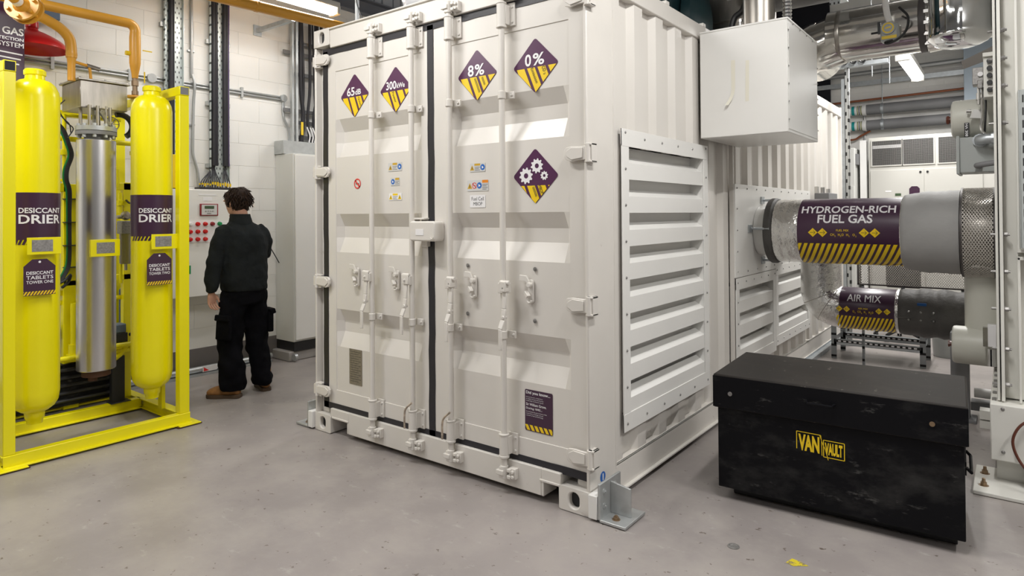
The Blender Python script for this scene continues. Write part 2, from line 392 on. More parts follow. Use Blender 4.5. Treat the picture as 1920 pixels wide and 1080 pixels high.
# ------------------------------------------------------------------ fluorescent fittings (each carries its own light)
def batten(x, y, z, label, along='y', L=1.5, k=1.):
    t = thing('fluorescent_light', (x, y, z), label, 'light', 'fluorescent ceiling lights')
    h = L/2; d = (0, 1) if along == 'y' else (1, 0)
    def bx(l, wd, z0, z1, off=0.):
        m_ = MB()
        if along == 'y': m_.box(x-wd, x+wd, y-l+off, y+l+off, z+z0, z+z1)
        else: m_.box(x-l+off, x+l+off, y-wd, y+wd, z+z0, z+z1)
        return m_
    B(bx(h, .075, .035, .095), 'housing', 'offwhite', t, bevel=.01)
    pf = [(-.07, .035), (-.062, .0), (-.035, -.022), (0, -.028), (.035, -.022), (.062, 0), (.07, .035)]
    m_ = MB(); n = len(pf)
    for e in (-h+.03, h-.03):
        m_.v += [Vector((x+p, y+e, z+q) if along == 'y' else (x+e, y+p, z+q)) for p, q in pf]
    m_.f = [(k, k+1, n+k+1, n+k) for k in range(n-1)]+[tuple(range(n)), tuple(range(n, 2*n))[::-1]]
    B(m_, 'diffuser', 'tube', t)
    for sgn in (-1, 1):
        e = MB()
        if along == 'y': e.box(x-.075, x+.075, y+sgn*(h-.015)-.02, y+sgn*(h-.015)+.02, z-.03, z+.06)
        else: e.box(x+sgn*(h-.015)-.02, x+sgn*(h-.015)+.02, y-.075, y+.075, z-.03, z+.06)
        B(e, 'end_cap', 'offwhite', t, bevel=.01)
        r = MB(); q = Vector((x, y, 0))+Vector((d[0], d[1], 0))*(sgn*h*.7)
        r.cyl((q.x, q.y, z+.09), (q.x, q.y, ZC), .004, n=6); B(r, 'hanger', 'zinc', t)
    ld = bpy.data.lights.new('tube_light', 'AREA'); ld.shape = 'RECTANGLE'; ld.energy = LAMP_W*k; ld.color = (1, .982, .955)
    ld.size, ld.size_y = (.13, L-.08) if along == 'y' else (L-.08, .13)
    lo = bpy.data.objects.new('tube_light', ld); COL.objects.link(lo); lo.parent = t; lo.location = (0, 0, -.033)
    return t
batten(-3.62, .50, 3.49, 'lit fluorescent batten beside the ochre overhead pipe at left', k=.30)
batten(.70, 6.45, 3.22, 'lit fluorescent batten hanging before the far white wall', k=.75)
batten(-1.25, -1.15, 3.5, 'fluorescent batten over the floor before the container doors', 'x', k=.88)
batten(1.25, -.3, 3.6, 'fluorescent batten over the black chest', k=1.0)
batten(-3.2, -2.6, 3.5, 'fluorescent batten over the near left floor', k=.9)
batten(-1.4, -4.4, 3.9, 'fluorescent batten near the front wall, left of two', 'x', k=.5)
batten(2.0, -4.4, 3.9, 'fluorescent batten near the front wall, right of two', 'x', k=.5)
batten(1.0, 4.7, 3.9, 'fluorescent batten above the aisle behind the ducts', k=1.5)
batten(3.6, .4, 3.8, 'unseen fluorescent batten added to light the container side and plenum', k=1.5)  # added lamp out of view, brightens the container side and plenum
batten(-2.9, 3.0, 3.7, 'unseen fluorescent batten added to light the tall cabinet front', k=.8)  # added out of view to brighten the front of the tall cabinet
batten(2.9, 6.4, 3.7, 'fluorescent batten at the far right', k=.8)
# ================================================================== SHIPPING CONTAINER
W, H, L = 2.217, 2.78, 6.19
ct = thing('shipping_container', (-W/2, L/2, 0), 'big cream shipping container with double doors, locking rods and louvred side', 'container')
DY = .02                                   # door face
FR = plane((0, DY, 0), (1, 0, 0), (0, 0, 1))          # door face, u = x, v = z
def casting(x0, z0, sx, yfront, front):
    # block with an oval hole in its end face and side face
    w_, d_, h_ = .178, .162, .118
    x1 = x0+w_; y0 = yfront if front else yfront-d_; y1 = y0+d_
    yf = y0 if front else y1
    m_ = MB()
    n = 24
    def holed(o, U, V, a, b, hr, hv, depth):
        fn = plane(o, U, V); outer = []; inner = []
        for k in range(n):
            t = 2*PI*k/n; cx, cy = math.cos(t), math.sin(t); s_ = 1/max(abs(cx), abs(cy))
            outer.append((a/2+cx*s_*a/2, b/2+cy*s_*b/2))
            # stadium hole
            yy = math.copysign(hv-hr, cy) if abs(cy) > .15 else 0
            inner.append((a/2+hr*cx, b/2+yy+hr*cy))
        N = len(m_.v)
        m_.v += [fn(*p) for p in outer]+[fn(*p) for p in inner]+[fn(p[0], p[1], -depth) for p in inner]
        for k in range(n):
            j = (k+1) % n
            m_.f += [(N+k, N+j, N+n+j, N+n+k), (N+n+k, N+n+j, N+2*n+j, N+2*n+k)]
        m_.f.append(tuple(N+2*n+k for k in range(n)))
    if front: holed((x0, y0, z0), (1,0,0), (0,0,1), w_, h_, .030, .040, .055)
    else: holed((x1, y1, z0), (-1,0,0), (0,0,1), w_, h_, .030, .040, .055)
    if sx > 0:
        holed((x1, y0, z0), (0,1,0), (0,0,1), d_, h_, .026, .038, .05)
        m_.add([(x0,y0,z0),(x0,y1,z0),(x0,y1,z0+h_),(x0,y0,z0+h_)], [(0,3,2,1)])
    else:
        holed((x0, y1, z0), (0,-1,0), (0,0,1), d_, h_, .026, .038, .05)
        m_.add([(x1,y0,z0),(x1,y1,z0),(x1,y1,z0+h_),(x1,y0,z0+h_)], [(0,1,2,3)])
    yb = y1 if front else y0
    m_.add([(x0,yb,z0),(x1,yb,z0),(x1,yb,z0+h_),(x0,yb,z0+h_)], [(0,3,2,1) if front else (0,1,2,3)])
    m_.add([(x0,y0,z0),(x1,y0,z0),(x1,y1,z0),(x0,y1,z0)], [(0,3,2,1)])
    m_.add([(x0,y0,z0+h_),(x1,y0,z0+h_),(x1,y1,z0+h_),(x0,y1,z0+h_)], [(0,1,2,3)])
    bmh = bmesh.new(); vv = [bmh.verts.new(v) for v in m_.v]
    for fc in m_.f:
        try: bmh.faces.new([vv[i] for i in fc])
        except ValueError: pass
    bmesh.ops.remove_doubles(bmh, verts=bmh.verts, dist=.0005); bmh.verts.index_update()
    m2 = MB(); m2.v = [v.co.copy() for v in bmh.verts]; m2.f = [tuple(v.index for v in fc.verts) for fc in bmh.faces]; bmh.free()
    cc = B(m2, 'corner_casting', 'cream', ct, bevel=.007, seg=2)
    if front: B(MB().slab(rrect(x0+w_/2-.0285, x0+w_/2+.0285, z0+h_/2-.0385, z0+h_/2+.0385, .028, 6), plane((0, yf+.03, 0), (1,0,0), (0,0,1)), .002), 'aperture_shade', 'dark', cc)  # dark plate paints the shade inside the hollow casting
for z0 in (.004, H-.118):
    for x0, sx in ((-W, -1), (-.178, 1)):
        casting(x0, z0, sx, -.006, True); casting(x0, z0, sx, L+.006, False)
# corner posts
pz0, pz1 = .12, H-.118
for sx in (-1, 1):
    X = (lambda x: x) if sx > 0 else (lambda x: -W-x)
    def bx(a, b, y0, y1, z0, z1, m_):
        a, b = sorted((X(a), X(b))); m_.box(a, b, y0, y1, z0, z1)
    m_ = MB(); bx(-.02, 0, 0, .265, pz0, pz1, m_); bx(-.10, -.02, .045, .12, pz0, pz1, m_); bx(-.05, -.02, .12, .265, pz0, pz1, m_)
    B(m_, 'corner_post', 'cream_worn', ct, bevel=.006)
    m_ = MB(); bx(-.08, 0, L-.12, L, pz0, pz1, m_); B(m_, 'corner_post', 'cream', ct, bevel=.006)
    m_ = MB(); m_.tube([(X(-.004), .268, pz0+.04+k*.06) for k in range(41)], [.006+.002*math.sin(k*2.1) for k in range(41)], n=6); B(m_, 'weld_bead', 'cream', ct)
    # top and bottom side rails
    m_ = MB(); bx(-.06, -.002, .15, L-.15, 2.665, H-.012, m_); B(m_, 'top_side_rail', 'cream', ct, bevel=.006)
    m_ = MB(); bx(-.012, -.001, .15, L-.15, .035, .178, m_); bx(-.07, -.001, .15, L-.15, .168, .178, m_); bx(-.04, .018, .15, L-.15, .028, .040, m_)
    B(m_, 'bottom_side_rail', 'cream_worn', ct, bevel=.003)
    # corrugated side sheet
    seq = [(.10, 0), (.035, 1), (.105, 1), (.038, 0)]; y = .265; i = 0; prof = [(y, 0)]
    while y < L-.12:
        dl, lev = seq[i % 4]; y = min(y+dl, L-.12); prof.append((y, lev)); i += 1
    cuts = [(.40, 1.50, .39, 1.86), (2.13, 4.20, .37, .96)] if sx > 0 else []
    for c_ in cuts:
        for yy in c_[:2]:
            k = max(q for q in range(len(prof)) if prof[q][0] < yy); (ya, la_), (yb, lb_) = prof[k], prof[k+1]
            prof.insert(k+1, (yy, la_+(lb_-la_)*(yy-ya)/(yb-ya)))
    zs_ = sorted({.172, 2.67} | {c_[2] for c_ in cuts} | {c_[3] for c_ in cuts})
    m_ = MB(); n = len(prof)
    for z in zs_: m_.v += [Vector((X(-.014-.034*lev), yy, z)) for yy, lev in prof]
    for a in range(len(zs_)-1):
        for k in range(n-1):
            ym, zm = (prof[k][0]+prof[k+1][0])/2, (zs_[a]+zs_[a+1])/2
            if any(c_[0] < ym < c_[1] and c_[2] < zm < c_[3] for c_ in cuts): continue
            q = (a*n+k, a*n+k+1, (a+1)*n+k+1, (a+1)*n+k); m_.f.append(q if sx > 0 else q[::-1])
    B(m_, 'side_sheet', 'cream', ct, ang=20)
# roof sheet, roof bows, front end wall, underframe
m_ = MB(); rows = [[], []]
y = .1; k = 0
while y < L-.1:
    for r_, x in enumerate((-W+.06, -.06)): rows[r_].append(Vector((x, y, H-.03+(.018 if k % 4 in (1, 2) else 0))))
    y += .045 if k % 2 == 0 else .09; k += 1
m_.grid(rows[::-1]); B(m_, 'roof_sheet', 'cream', ct)
m_ = MB()
for yy in (.95, 1.55): m_.box(-.055, -.004, yy, yy+.05, H-.012, H+.012)
B(m_, 'roof_lug', 'cream', ct, bevel=.003)
m_ = MB().box(-W+.08, -.08, L-.05, L-.02, .12, H-.12).box(-W+.178, -.178, L-.12, L, H-.12, H-.01).box(-W+.178, -.178, L-.12, L, .03, .14)
B(m_, 'end_wall', 'cream', ct, bevel=.004)
m_ = MB()
for k in range(14): m_.box(-W+.03, -.03, .4+k*.42, .45+k*.42, .06, .165)
m_.box(-W+.03, -.03, .15, L-.1, .165, .172)
B(m_, 'underframe', 'dark', ct)
# door header and sill
m_ = MB().box(-W+.178, -.178, 0, .11, 2.64, H-.004).box(-W+.178, -.178, -.012, .11, H-.016, H-.004)
B(m_, 'door_header', 'cream', ct, bevel=.004)
m_ = MB().box(-1.855, -.29, -.002, .16, .034, .175).box(-W+.17, -1.855, -.002, .16, .118, .175).box(-.29, -.17, -.002, .16, .118, .175)
m_.box(-1.87, -1.855, -.002, .12, .034, .12).box(-.29, -.275, -.002, .12, .034, .12).box(-2.03, -1.855, -.006, .12, .108, .122).box(-.30, -.17, -.006, .12, .108, .122)
B(m_, 'door_sill', 'cream_worn', ct, bevel=.004)
# rubber gaskets, slightly ragged
def gasket(pts, wd, dx, name='door_gasket'):
    m_ = MB(); n = len(pts); rows = [[], [], [], []]
    for i, (x, z) in enumerate(pts):
        j = random.uniform(-.003, .003)
        for k, (o, yy) in enumerate(((-wd/2, DY+.022), (-wd/2+j, DY-.004), (wd/2+j, DY-.004), (wd/2, DY+.022))):
            rows[k].append(Vector((x+o, yy, z) if dx else (x, yy, z+o)))
    m_.grid(rows if dx else rows[::-1]); B(m_, name, 'gasket', ct)
N = 24
gasket([(-2.113, .17+k*(2.625-.17)/N) for k in range(N+1)], .05, True)
gasket([(-1.092, .17+k*(2.625-.17)/N) for k in range(N+1)], .05, True)
gasket([(-2.14+k*(2.12)/N, 2.622) for k in range(N+1)], .046, False)
gasket([(-2.14+k*(2.12)/N, .186) for k in range(N+1)], .042, False)
gasket([(-.016, .17+k*(2.625-.17)/N) for k in range(N+1)], .012, True)
# doors
grooves = [(2.145, 0), (2.06, 1), (1.985, 1), (1.885, 0), (1.50, 0), (1.415, 1), (1.34, 1), (1.24, 0), (.855, 0), (.775, 1), (.70, 1), (.60, 0)]
def door(x0, x1, pa, pb):
    zs = [(.208, 0), (.30, 0), (.302, 0)]+grooves[::-1]+[(2.475, 0), (2.477, 0), (2.60, 0)]
    xs = [(x0, 0), (pa-.002, 0), (pa, 0), (pa+.035, 1), (pb-.035, 1), (pb, 0), (pb+.002, 0), (x1, 0)]
    rows = []
    for z, g in zs:
        row = []
        for x, e in xs:
            inp = pa-.0005 <= x <= pb+.0005 and .3015 <= z <= 2.4755
            row.append(Vector((x, DY+(.005 if inp else 0)+.042*g*e, z)))
        rows.append(row)
    m_ = MB(); m_.grid(rows)
    n = len(xs); m = len(zs)
    loop = [rows[0][k] for k in range(n)]+[rows[j][-1] for j in range(1, m)]+[rows[-1][k] for k in range(n-2, -1, -1)]+[rows[j][0] for j in range(m-2, 0, -1)]
    back = [Vector((p.x, DY+.05, p.z)) for p in loop]; q = len(loop); N0 = len(m_.v); m_.v += [p.copy() for p in loop]+back
    m_.f += [(N0+k, N0+q+k, N0+q+(k+1) % q, N0+(k+1) % q) for k in range(q)]
    return B(m_, 'container_door', 'cream', ct, ang=12)
dl = door(-2.088, -1.117, -2.005, -1.178); dr = door(-1.068, -.022, -.925, -.118)
dl['label'] = 'left door leaf with pressed horizontal ribs'; dr['label'] = 'right door leaf with pressed horizontal ribs'
# dark gap closing boards behind doors
B(MB().box(-2.15, -.02, DY+.055, DY+.06, .17, 2.64), 'inner_frame', 'dark', ct)
# hinges
for z in (2.565, 1.79, 1.035, .285):
    for sx in (-1, 1):
        m_ = MB()
        if sx < 0:
            m_.slab([(-2.219, z-.034), (-2.125, z-.034), (-2.085, z-.040), (-2.06, z-.034), (-2.042, z-.012), (-2.042, z+.016), (-2.06, z+.034), (-2.085, z+.036), (-2.125, z+.034), (-2.219, z+.034)], plane((0, .002, 0), (1,0,0), (0,0,1)), .014)
            m_.slab([(-2.19, z-.022), (-2.085, z-.030), (-2.055, z-.008), (-2.055, z+.010), (-2.085, z+.028), (-2.19, z+.024)], plane((0, -.012, 0), (1,0,0), (0,0,1)), .006)
            m_.cyl((-2.185, -.008, z-.047), (-2.185, -.008, z+.047), .013, n=12)
            m_.box(-2.205, -2.14, -.006, .03, z+.036, z+.046).box(-2.205, -2.14, -.006, .03, z-.046, z-.036)
        else:
            m_.slab([(.0, z-.034), (-.05, z-.034), (-.085, z-.040), (-.118, z-.030), (-.130, z-.012), (-.130, z+.016), (-.118, z+.032), (-.085, z+.036), (-.05, z+.034), (.0, z+.034)][::-1], plane((0, .004, 0), (1,0,0), (0,0,1)), .014)
            m_.slab([(-.02, z-.024), (-.085, z-.032), (-.115, z-.010), (-.115, z+.012), (-.085, z+.030), (-.02, z+.026)][::-1], plane((0, -.010, 0), (1,0,0), (0,0,1)), .006)
            m_.cyl((.006, -.004, z-.047), (.006, -.004, z+.047), .013, n=12)
            m_.box(-.01, .026, -.010, .05, z+.037, z+.047).box(-.01, .026, -.010, .05, z-.048, z-.038).box(.014, .026, .0, .05, z-.047, z+.047)
        B(m_, 'hinge', 'cream', ct, bevel=.002)
# locking rods with guides, cams, handles
RY = -.028
for i, (rx, d) in enumerate(((-1.578, dl), (-1.212, dl), (-.900, dr), (-.512, dr))):
    t = MB().cyl((rx, RY, .12), (rx, RY, 2.70), .0165, n=16)
    rod = B(t, 'locking_rod', 'cream', ct)
    for z0, z1, s in ((2.50, 2.625, 1), (.20, .315, -1)):
        m_ = MB().cyl((rx, RY, z0), (rx, RY, z1), .026, n=16).box(rx, rx+.062, DY-.012, DY, z0+.005, z1+.004).box(rx-.03, rx+.03, RY, DY, z0+.01, z1-.01)
        m_.cyl((rx, RY, z0-.008), (rx, RY, z0+.004), .029, n=16).cyl((rx, RY, z1-.004), (rx, RY, z1+.004), .029, n=16)
        for zz in (z0+.025, z1-.02): dome(m_, (rx+.047, DY-.012, zz), (0,-1,0), .009)
        B(m_, 'rod_sleeve', 'cream', rod, bevel=.002)
    for zz in (2.13, .845):
        m_ = MB().cyl((rx, RY, zz-.021), (rx, RY, zz+.021), .022, n=14).box(rx-.035, rx+.06, DY-.02, DY-.008, zz-.02, zz+.02)
        dome(m_, (rx+.045, DY-.02, zz), (0,-1,0), .010)
        B(m_, 'rod_guide', 'cream', rod, bevel=.003)
    for zc, s in ((2.68, 1), (.115, -1)):
        m_ = MB().cyl((rx, RY, zc-.032), (rx, RY, zc+.035), .023, n=12).box(rx-.035, rx+.012, RY-.03, RY+.012, zc-.012, zc+.014).box(rx-.02, rx-.004, RY-.022, -.0, zc-.03, zc+.03)
        m_.box(rx+.03, rx+.075, -.03, .0, zc-.028, zc+.028).box(rx+.028, rx+.05, -.045, -.02, zc-.026, zc-.008).box(rx+.028, rx+.05, -.045, -.02, zc+.008, zc+.026)
        m_.cyl((rx+.06, -.03, zc+.012), (rx+.06, -.042, zc+.012), .010, n=8).cyl((rx+.06, -.03, zc-.014), (rx+.06, -.042, zc-.014), .010, n=8)
        B(m_, 'cam_keeper', 'cream_worn', rod, bevel=.003)
    # handle
    hx = rx-.022 if i < 2 else rx+.034; hy = RY-.03
    m_ = MB().box(hx-.026, hx+.03, hy-.012, hy+.012, 1.075, 1.128) if i < 2 else MB().box(hx-.016, hx+.018, hy-.02, hy+.018, 1.08, 1.135)
    m_.box(min(hx, rx)-.012, max(hx, rx)+.012, hy-.002, RY+.012, 1.07, 1.125)
    m_.cyl((hx-.028, hy, 1.128), (hx+.03, hy, 1.128), .012, n=10)
    dome(m_, (hx, hy-.013, 1.10), (0,-1,0), .010)
    P = [(hx, hy, 1.08), (hx, hy-.006, .99), (hx-.004, hy-.012, .93), (hx-.008, hy-.03, .885), (hx-.008, hy-.03, .775)]
    for a, b in zip(P, P[1:]): m_.bar(a, b, .028 if a[2] > .9 else .022, .011, (0, 1, 0))
    m_.cyl((hx, hy-.02, .945), (hx, hy+.01, .945), .010, n=8)
    B(m_, 'rod_handle', 'cream', rod, bevel=.003)
    # retainer plate on the door
    kx = (-1.785, -1.40, -.765, -.37)[i]
    m_ = MB(); m_.slab(rrect(kx-.004, kx+.03, 1.02, 1.145, .014), FR, .012)
    m_.slab([(kx-.052, 1.135), (kx-.012, 1.135), (kx+.016, 1.10), (kx+.026, 1.115), (kx-.006, 1.165), (kx-.052, 1.168)], plane((0, DY-.014, 0), (1,0,0), (0,0,1)), .010)
    m_.cyl((kx+.014, DY-.01, 1.118), (kx+.014, DY-.036, 1.118), .013, n=10)
    m_.bar((kx-.012, DY-.02, 1.08), (kx+.012, DY-.03, 1.055), .022, .02).tube(arc((kx+.012, DY-.022, 1.038), .014, 180, 360, 8, (1,0,0), (0,0,1)), .007, 6)
    B(m_, 'handle_retainer', 'cream', ct, bevel=.002)
# rivets on right door
m0 = None
for px, pz in ((-.806, 1.20), (-.335, 1.20), (-.809, .926), (-.338, .928)):
    m_ = MB(); hexbolt(m_, (px, DY, pz), (0, -1, 0), .008, .006); B(m_, 'bolt', 'plaque', ct)
# lock box across the doors
m_ = MB().slab(rrect(-1.195, -.985, 1.335, 1.452, .018), plane((0, DY, 0), (1,0,0), (0,0,1)), .085)
lb = B(m_, 'lock_box', 'cream', ct, bevel=.008)
B(MB().box(-1.235, -1.19, DY-.05, DY+.0, 1.35, 1.47).box(-1.235, -1.11, DY-.05, DY, 1.462, 1.472), 'lock_bracket', 'cream', lb, bevel=.003)
B(MB().box(-1.14, -1.075, DY-.0872, DY-.085, 1.37, 1.405), 'paper_label', 'white_print', lb)
m_ = MB().tube(arc((-1.00, DY-.092, 1.362), .012, 180, 360, 8, (1,0,0), (0,0,1)), .004, 6); B(m_, 'staple', 'cream', lb)
B(MB().box(-1.15, -1.10, DY-.03, DY-.0, 1.30, 1.335), 'padlock_tail', 'cream', lb, bevel=.003)
# drain wires hanging on two rods
for rx in (-1.212, -.900):
    m_ = MB().tube(smooth_path([(rx+.02, RY-.028, .37), (rx-.02, RY-.032, .335), (rx-.035, RY-.034, .30), (rx-.036, RY-.034, .21)]), .006, 6); B(m_, 'wire_seal', 'brown_seal', ct)

# ---- signs on the doors
def stripe_sign(cx, cz, d, cut, texts, name, small=(), skew=.42, gears=False):
    r = d*.10
    fn = plane((cx, DY+.004, cz), (1,0,0), (0,0,1))
    P = []
    for cu, cv, a0 in ((0, d-r*1.414, 45), (-(d-r*1.414), 0, 135), (0, -(d-r*1.414), 225), (d-r*1.414, 0, -45)):
        for k in range(5):
            a = R(a0+90*k/4); P.append((cu+r*math.cos(a), cv+r*math.sin(a)))
    s = B(MB().slab(P, fn, .0015), name, 'purple', ct)
    half = [(1, 1, d*.975), (-1, 1, d*.975), (1, -1, d*.975), (-1, -1, d*.975), (0, 1, cut)]
    m_ = MB(); f2 = lambda u, v, w=0: fn(u, v, .003); wd = d*.34; gap = d*.12; u = -2.2*d
    while u < 2.0*d:
        q = clip([(u, cut), (u+skew*2*d, cut-2*d), (u+wd+skew*2*d, cut-2*d), (u+wd, cut)], half)
        if q: m_.poly(q[::1], f2)
        u += wd+gap
    B(m_, 'hazard_stripes', 'hyellow', s, smooth=False)
    m_ = MB(); f3 = lambda u, v, w=0: fn(u, v, .0035)
    for t, u0, u1, v0, v1 in texts: m_.text(t, f3, u0*d, u1*d, v0*d, v1*d)
    if gears:
        for gu, gv, gr, nt in ((-.40, .02, .30, 10), (.08, .36, .27, 10), (.40, .0, .165, 9)):
            outer = []; inner = []
            for k in range(nt*4):
                a = 2*PI*(k+.5)/(nt*4); rr_ = gr if k % 4 in (0, 1) else gr*.78
                outer.append((d*(gu+rr_*math.cos(a)), d*(gv+rr_*math.sin(a)))); inner.append((d*(gu+gr*.32*math.cos(a)), d*(gv+gr*.32*math.sin(a))))
            ring_faces(m_, outer, inner, f3)
    B(m_, 'lettering', 'white_print', s, smooth=False)
    if small:
        m_ = MB()
        for t, u0, v0, ln, ht in small:
            dx, dz = skew/math.hypot(skew, 1), -1/math.hypot(skew, 1)
            g = lambda a, b, w=0: fn(u0*d+a*dx-b*dz, v0*d+a*dz+b*dx, .0042)
            if t: m_.text(t, g, 0, ln*d, 0, ht*d)
            else:
                for q in range(2): m_.poly([(0, q*.05*d), (ln*d, q*.05*d), (ln*d, (q*.05+.022)*d), (0, (q*.05+.022)*d)], g)
        B(m_, 'small_print', 'black_print', s, smooth=False)
D = .147
stripe_sign(-1.806, 2.288, D, -.06*D, [('65', -.52, .02, .0, .40), ('dB', .06, .46, .02, .27)], 'diamond_sign', [('Quiet', .22, -.12, .45, .13)])
stripe_sign(-1.405, 2.279, D, -.06*D, [('300', -.58, .05, .02, .38), ('kWe', .08, .58, .04, .26)], 'diamond_sign', [('Power', -.22, -.12, .5, .13)])
stripe_sign(-.731, 2.276, D, -.06*D, [('8', -.45, -.15, -.02, .42), ('%', -.10, .38, -.02, .42)], 'diamond_sign', [(None, -.13, -.12, .62, .1), (None, .24, -.12, .34, .1)])
stripe_sign(-.326, 2.272, D, -.06*D, [('0', -.45, -.17, .0, .44), ('%', -.10, .40, .0, .44)], 'diamond_sign', [('Emission', -.20, -.10, .60, .12), ('CO', .28, -.10, .20, .14), ('2', .36, -.33, .06, .08)])
stripe_sign(-.331, 1.690, D, -.34*D, [], 'diamond_sign', [('MBOP', .13, -.37, .32, .13), (None, -.12, -.40, .38, .1)], gears=True)
def small_sign(u0, u1, v0, v1, m, name, items):
    s = B(MB().slab(rrect(u0, u1, v0, v1, .003, 2), plane((0, DY+.004, 0), (1,0,0), (0,0,1)), .0015), name, m, ct)
    fn = plane((0, DY+.0022, 0), (1,0,0), (0,0,1)); by = {}
    def g(mm): return by.setdefault(mm, MB())
    for it in items:
        k = it[0]
        if k == 'tri':
            _, cu, cv, r_, mm = it; g(mm).poly([(cu-r_, cv-r_*.85), (cu+r_, cv-r_*.85), (cu, cv+r_)], fn)
            g('black_print').poly([(cu-r_*.12, cv-r_*.55), (cu+r_*.12, cv-r_*.55), (cu+r_*.12, cv+r_*.35), (cu-r_*.12, cv+r_*.35)], lambda u, v: fn(u, v, .0006))
        elif k == 'disc':
            _, cu, cv, r_, mm = it; g(mm).poly(circle(cu, cv, r_), fn)
            g('white_print').poly([(cu-r_*.3, cv-r_*.5), (cu+r_*.5, cv-.1*r_), (cu-r_*.3, cv+r_*.5)], lambda u, v: fn(u, v, .0006))
        elif k == 'ring':
            _, cu, cv, r_, mm = it; ring_faces(g(mm), circle(cu, cv, r_), circle(cu, cv, r_*.78), fn)
            c_, s_ = r_*.7, r_*.1; g(mm).poly([(cu-c_-s_, cv+c_-s_), (cu+c_-s_, cv-c_-s_), (cu+c_+s_, cv-c_+s_), (cu-c_+s_, cv+c_+s_)], fn)
            g('black_print').poly([(cu-r_*.45, cv-r_*.12), (cu+r_*.45, cv-r_*.12), (cu+r_*.45, cv+r_*.08), (cu-r_*.45, cv+r_*.08)], lambda u, v: fn(u, v, -.0002))
        elif k == 'rect':
            _, a, b, c_, d_, mm = it; g(mm).poly([(a, c_), (b, c_), (b, d_), (a, d_)], fn)
        elif k == 'lines':
            _, a, b, c_, d_, n_ = it
            for q in range(n_):
                v = d_-(d_-c_)*(q+.5)/n_; g('black_print').poly([(a, v-.0012), (b-(b-a)*.2*(q % 2), v-.0012), (b-(b-a)*.2*(q % 2), v+.0012), (a, v+.0012)], fn)
        elif k == 'text':
            _, t, a, b, c_, d_, mm = it; g(mm).text(t, fn, a, b, c_, d_)
    for mm, mb in by.items(): B(mb, 'printing', mm, s, smooth=False)
    return s
x, z = -1.414, 1.793
small_sign(x-.062, x+.062, z-.027, z+.027, 'labelgrey', 'warning_label', [('tri', x-.042, z-.004, .017, 'amber_print'), ('rect', x-.022, x+.02, z+.012, z+.025, 'amber_print'), ('disc', x+.042, z, .018, 'blue_print'), ('lines', x-.022, x+.02, z-.022, z+.008, 3)])
z = 1.70
small_sign(x-.04, x+.04, z-.025, z+.025, 'labelgrey', 'warning_label', [('disc', x-.02, z, .017, 'blue_print'), ('rect', x+.002, x+.038, z+.01, z+.023, 'amber_print'), ('lines', x+.002, x+.036, z-.02, z+.006, 3)])
z = 1.605
small_sign(x-.056, x+.06, z-.022, z+.022, 'white_print', 'warning_label', [('tri', x-.04, z-.003, .016, 'hyellow'), ('tri', x+.042, z-.003, .016, 'hyellow'), ('rect', x-.022, x+.024, z+.008, z+.02, 'hyellow'), ('lines', x-.02, x+.022, z-.019, z+.004, 3)])
x, z = -.731, 1.755
small_sign(x-.057, x+.057, z-.024, z+.024, 'labelgrey', 'warning_label', [('tri', x-.04, z-.002, .016, 'amber_print'), ('rect', x-.023, x+.02, z+.01, z+.022, 'amber_print'), ('disc', x+.038, z, .017, 'blue_print'), ('lines', x-.02, x+.018, z-.02, z+.006, 3)])
z = 1.653
small_sign(x-.078, x+.078, z-.031, z+.031, 'labelgrey', 'warning_label', [('tri', x-.058, z-.002, .018, 'amber_print'), ('ring', x-.024, z, .018, 'red_print'), ('disc', x+.013, z, .018, 'blue_print'), ('rect', x+.034, x+.077, z+.014, z+.030, 'orange_print'), ('lines', x+.035, x+.074, z-.026, z+.01, 4)])
z = 1.565
small_sign(x-.058, x+.056, z-.036, z+.034, 'white_print', 'name_label', [('text', 'Fuel Cell', x-.045, x+.045, z+.003, z+.024, 'black_print'), ('text', 'MBOP', x-.032, x+.034, z-.025, z-.005, 'black_print')])
small_sign(-1.785, -1.777, 1.698, 1.702, 'white_print', 'no_smoking_sign', [('ring', -1.781, 1.70, .034, 'red_print')])
# approval plate, little-known-fact sign, blue sticker
small_sign(-1.872, -1.742, .365, .60, 'plaque_br', 'approval_plate', [('lines', -1.86, -1.755, .38, .59, 14)])
u0, u1, v0, v1 = -.409, -.232, .345, .562
s = B(MB().slab(rrect(u0, u1, v0, v1, .008), plane((0, DY+.004, 0), (1,0,0), (0,0,1)), .0015), 'fact_sign', 'purple_d', ct)
fn = plane((0, DY+.0018, 0), (1,0,0), (0,0,1)); m_ = MB()
for t, a, b, c_, h_ in (('Did you know...', .008, .163, .027, .020), ('Not just found in a simple form', .008, .115, .043, .007), ('an original concept was shown by', .008, .12, .053, .007), ('famed judge and physical scientist', .008, .12, .063, .007),
    ('Sir William Grove.', .008, .138, .084, .014), ('During 1842...', .008, .112, .106, .014), ('He anticipated the general theory of the', .008, .14, .120, .007), ('conservation of energy, and was', .008, .118, .130, .007), ('a pioneer of fuel cell technology.', .008, .118, .140, .007)):
    m_.text(t, fn, u0+a, u0+b, v1-c_, v1-c_+h_)
B(m_, 'lettering', 'white_print', s, smooth=False)
m_ = MB(); u = u0-.06
while u < u1:
    q = clip([(u, v0+.032), (u+.022, v0+.032-.04), (u+.022+.019, v0+.032-.04), (u+.019, v0+.032)], [(1, 0, u1-.002), (-1, 0, -u0-.002), (0, -1, -v0-.004), (0, 1, v0+.032)])
    if q: m_.poly(q[::-1] if False else q, fn)
    u += .030
B(m_, 'hazard_stripes', 'hyellow', s, smooth=False)
SD = plane((0, 0, 0), (0,1,0), (0,0,1))                      # side face x = 0, u = y, v = z
s = B(MB().slab(circle(.126, .162, .026, 24), lambda u, v, w=0: SD(u, v, .0005+w), .001), 'blue_sticker', 'blue_print', ct)
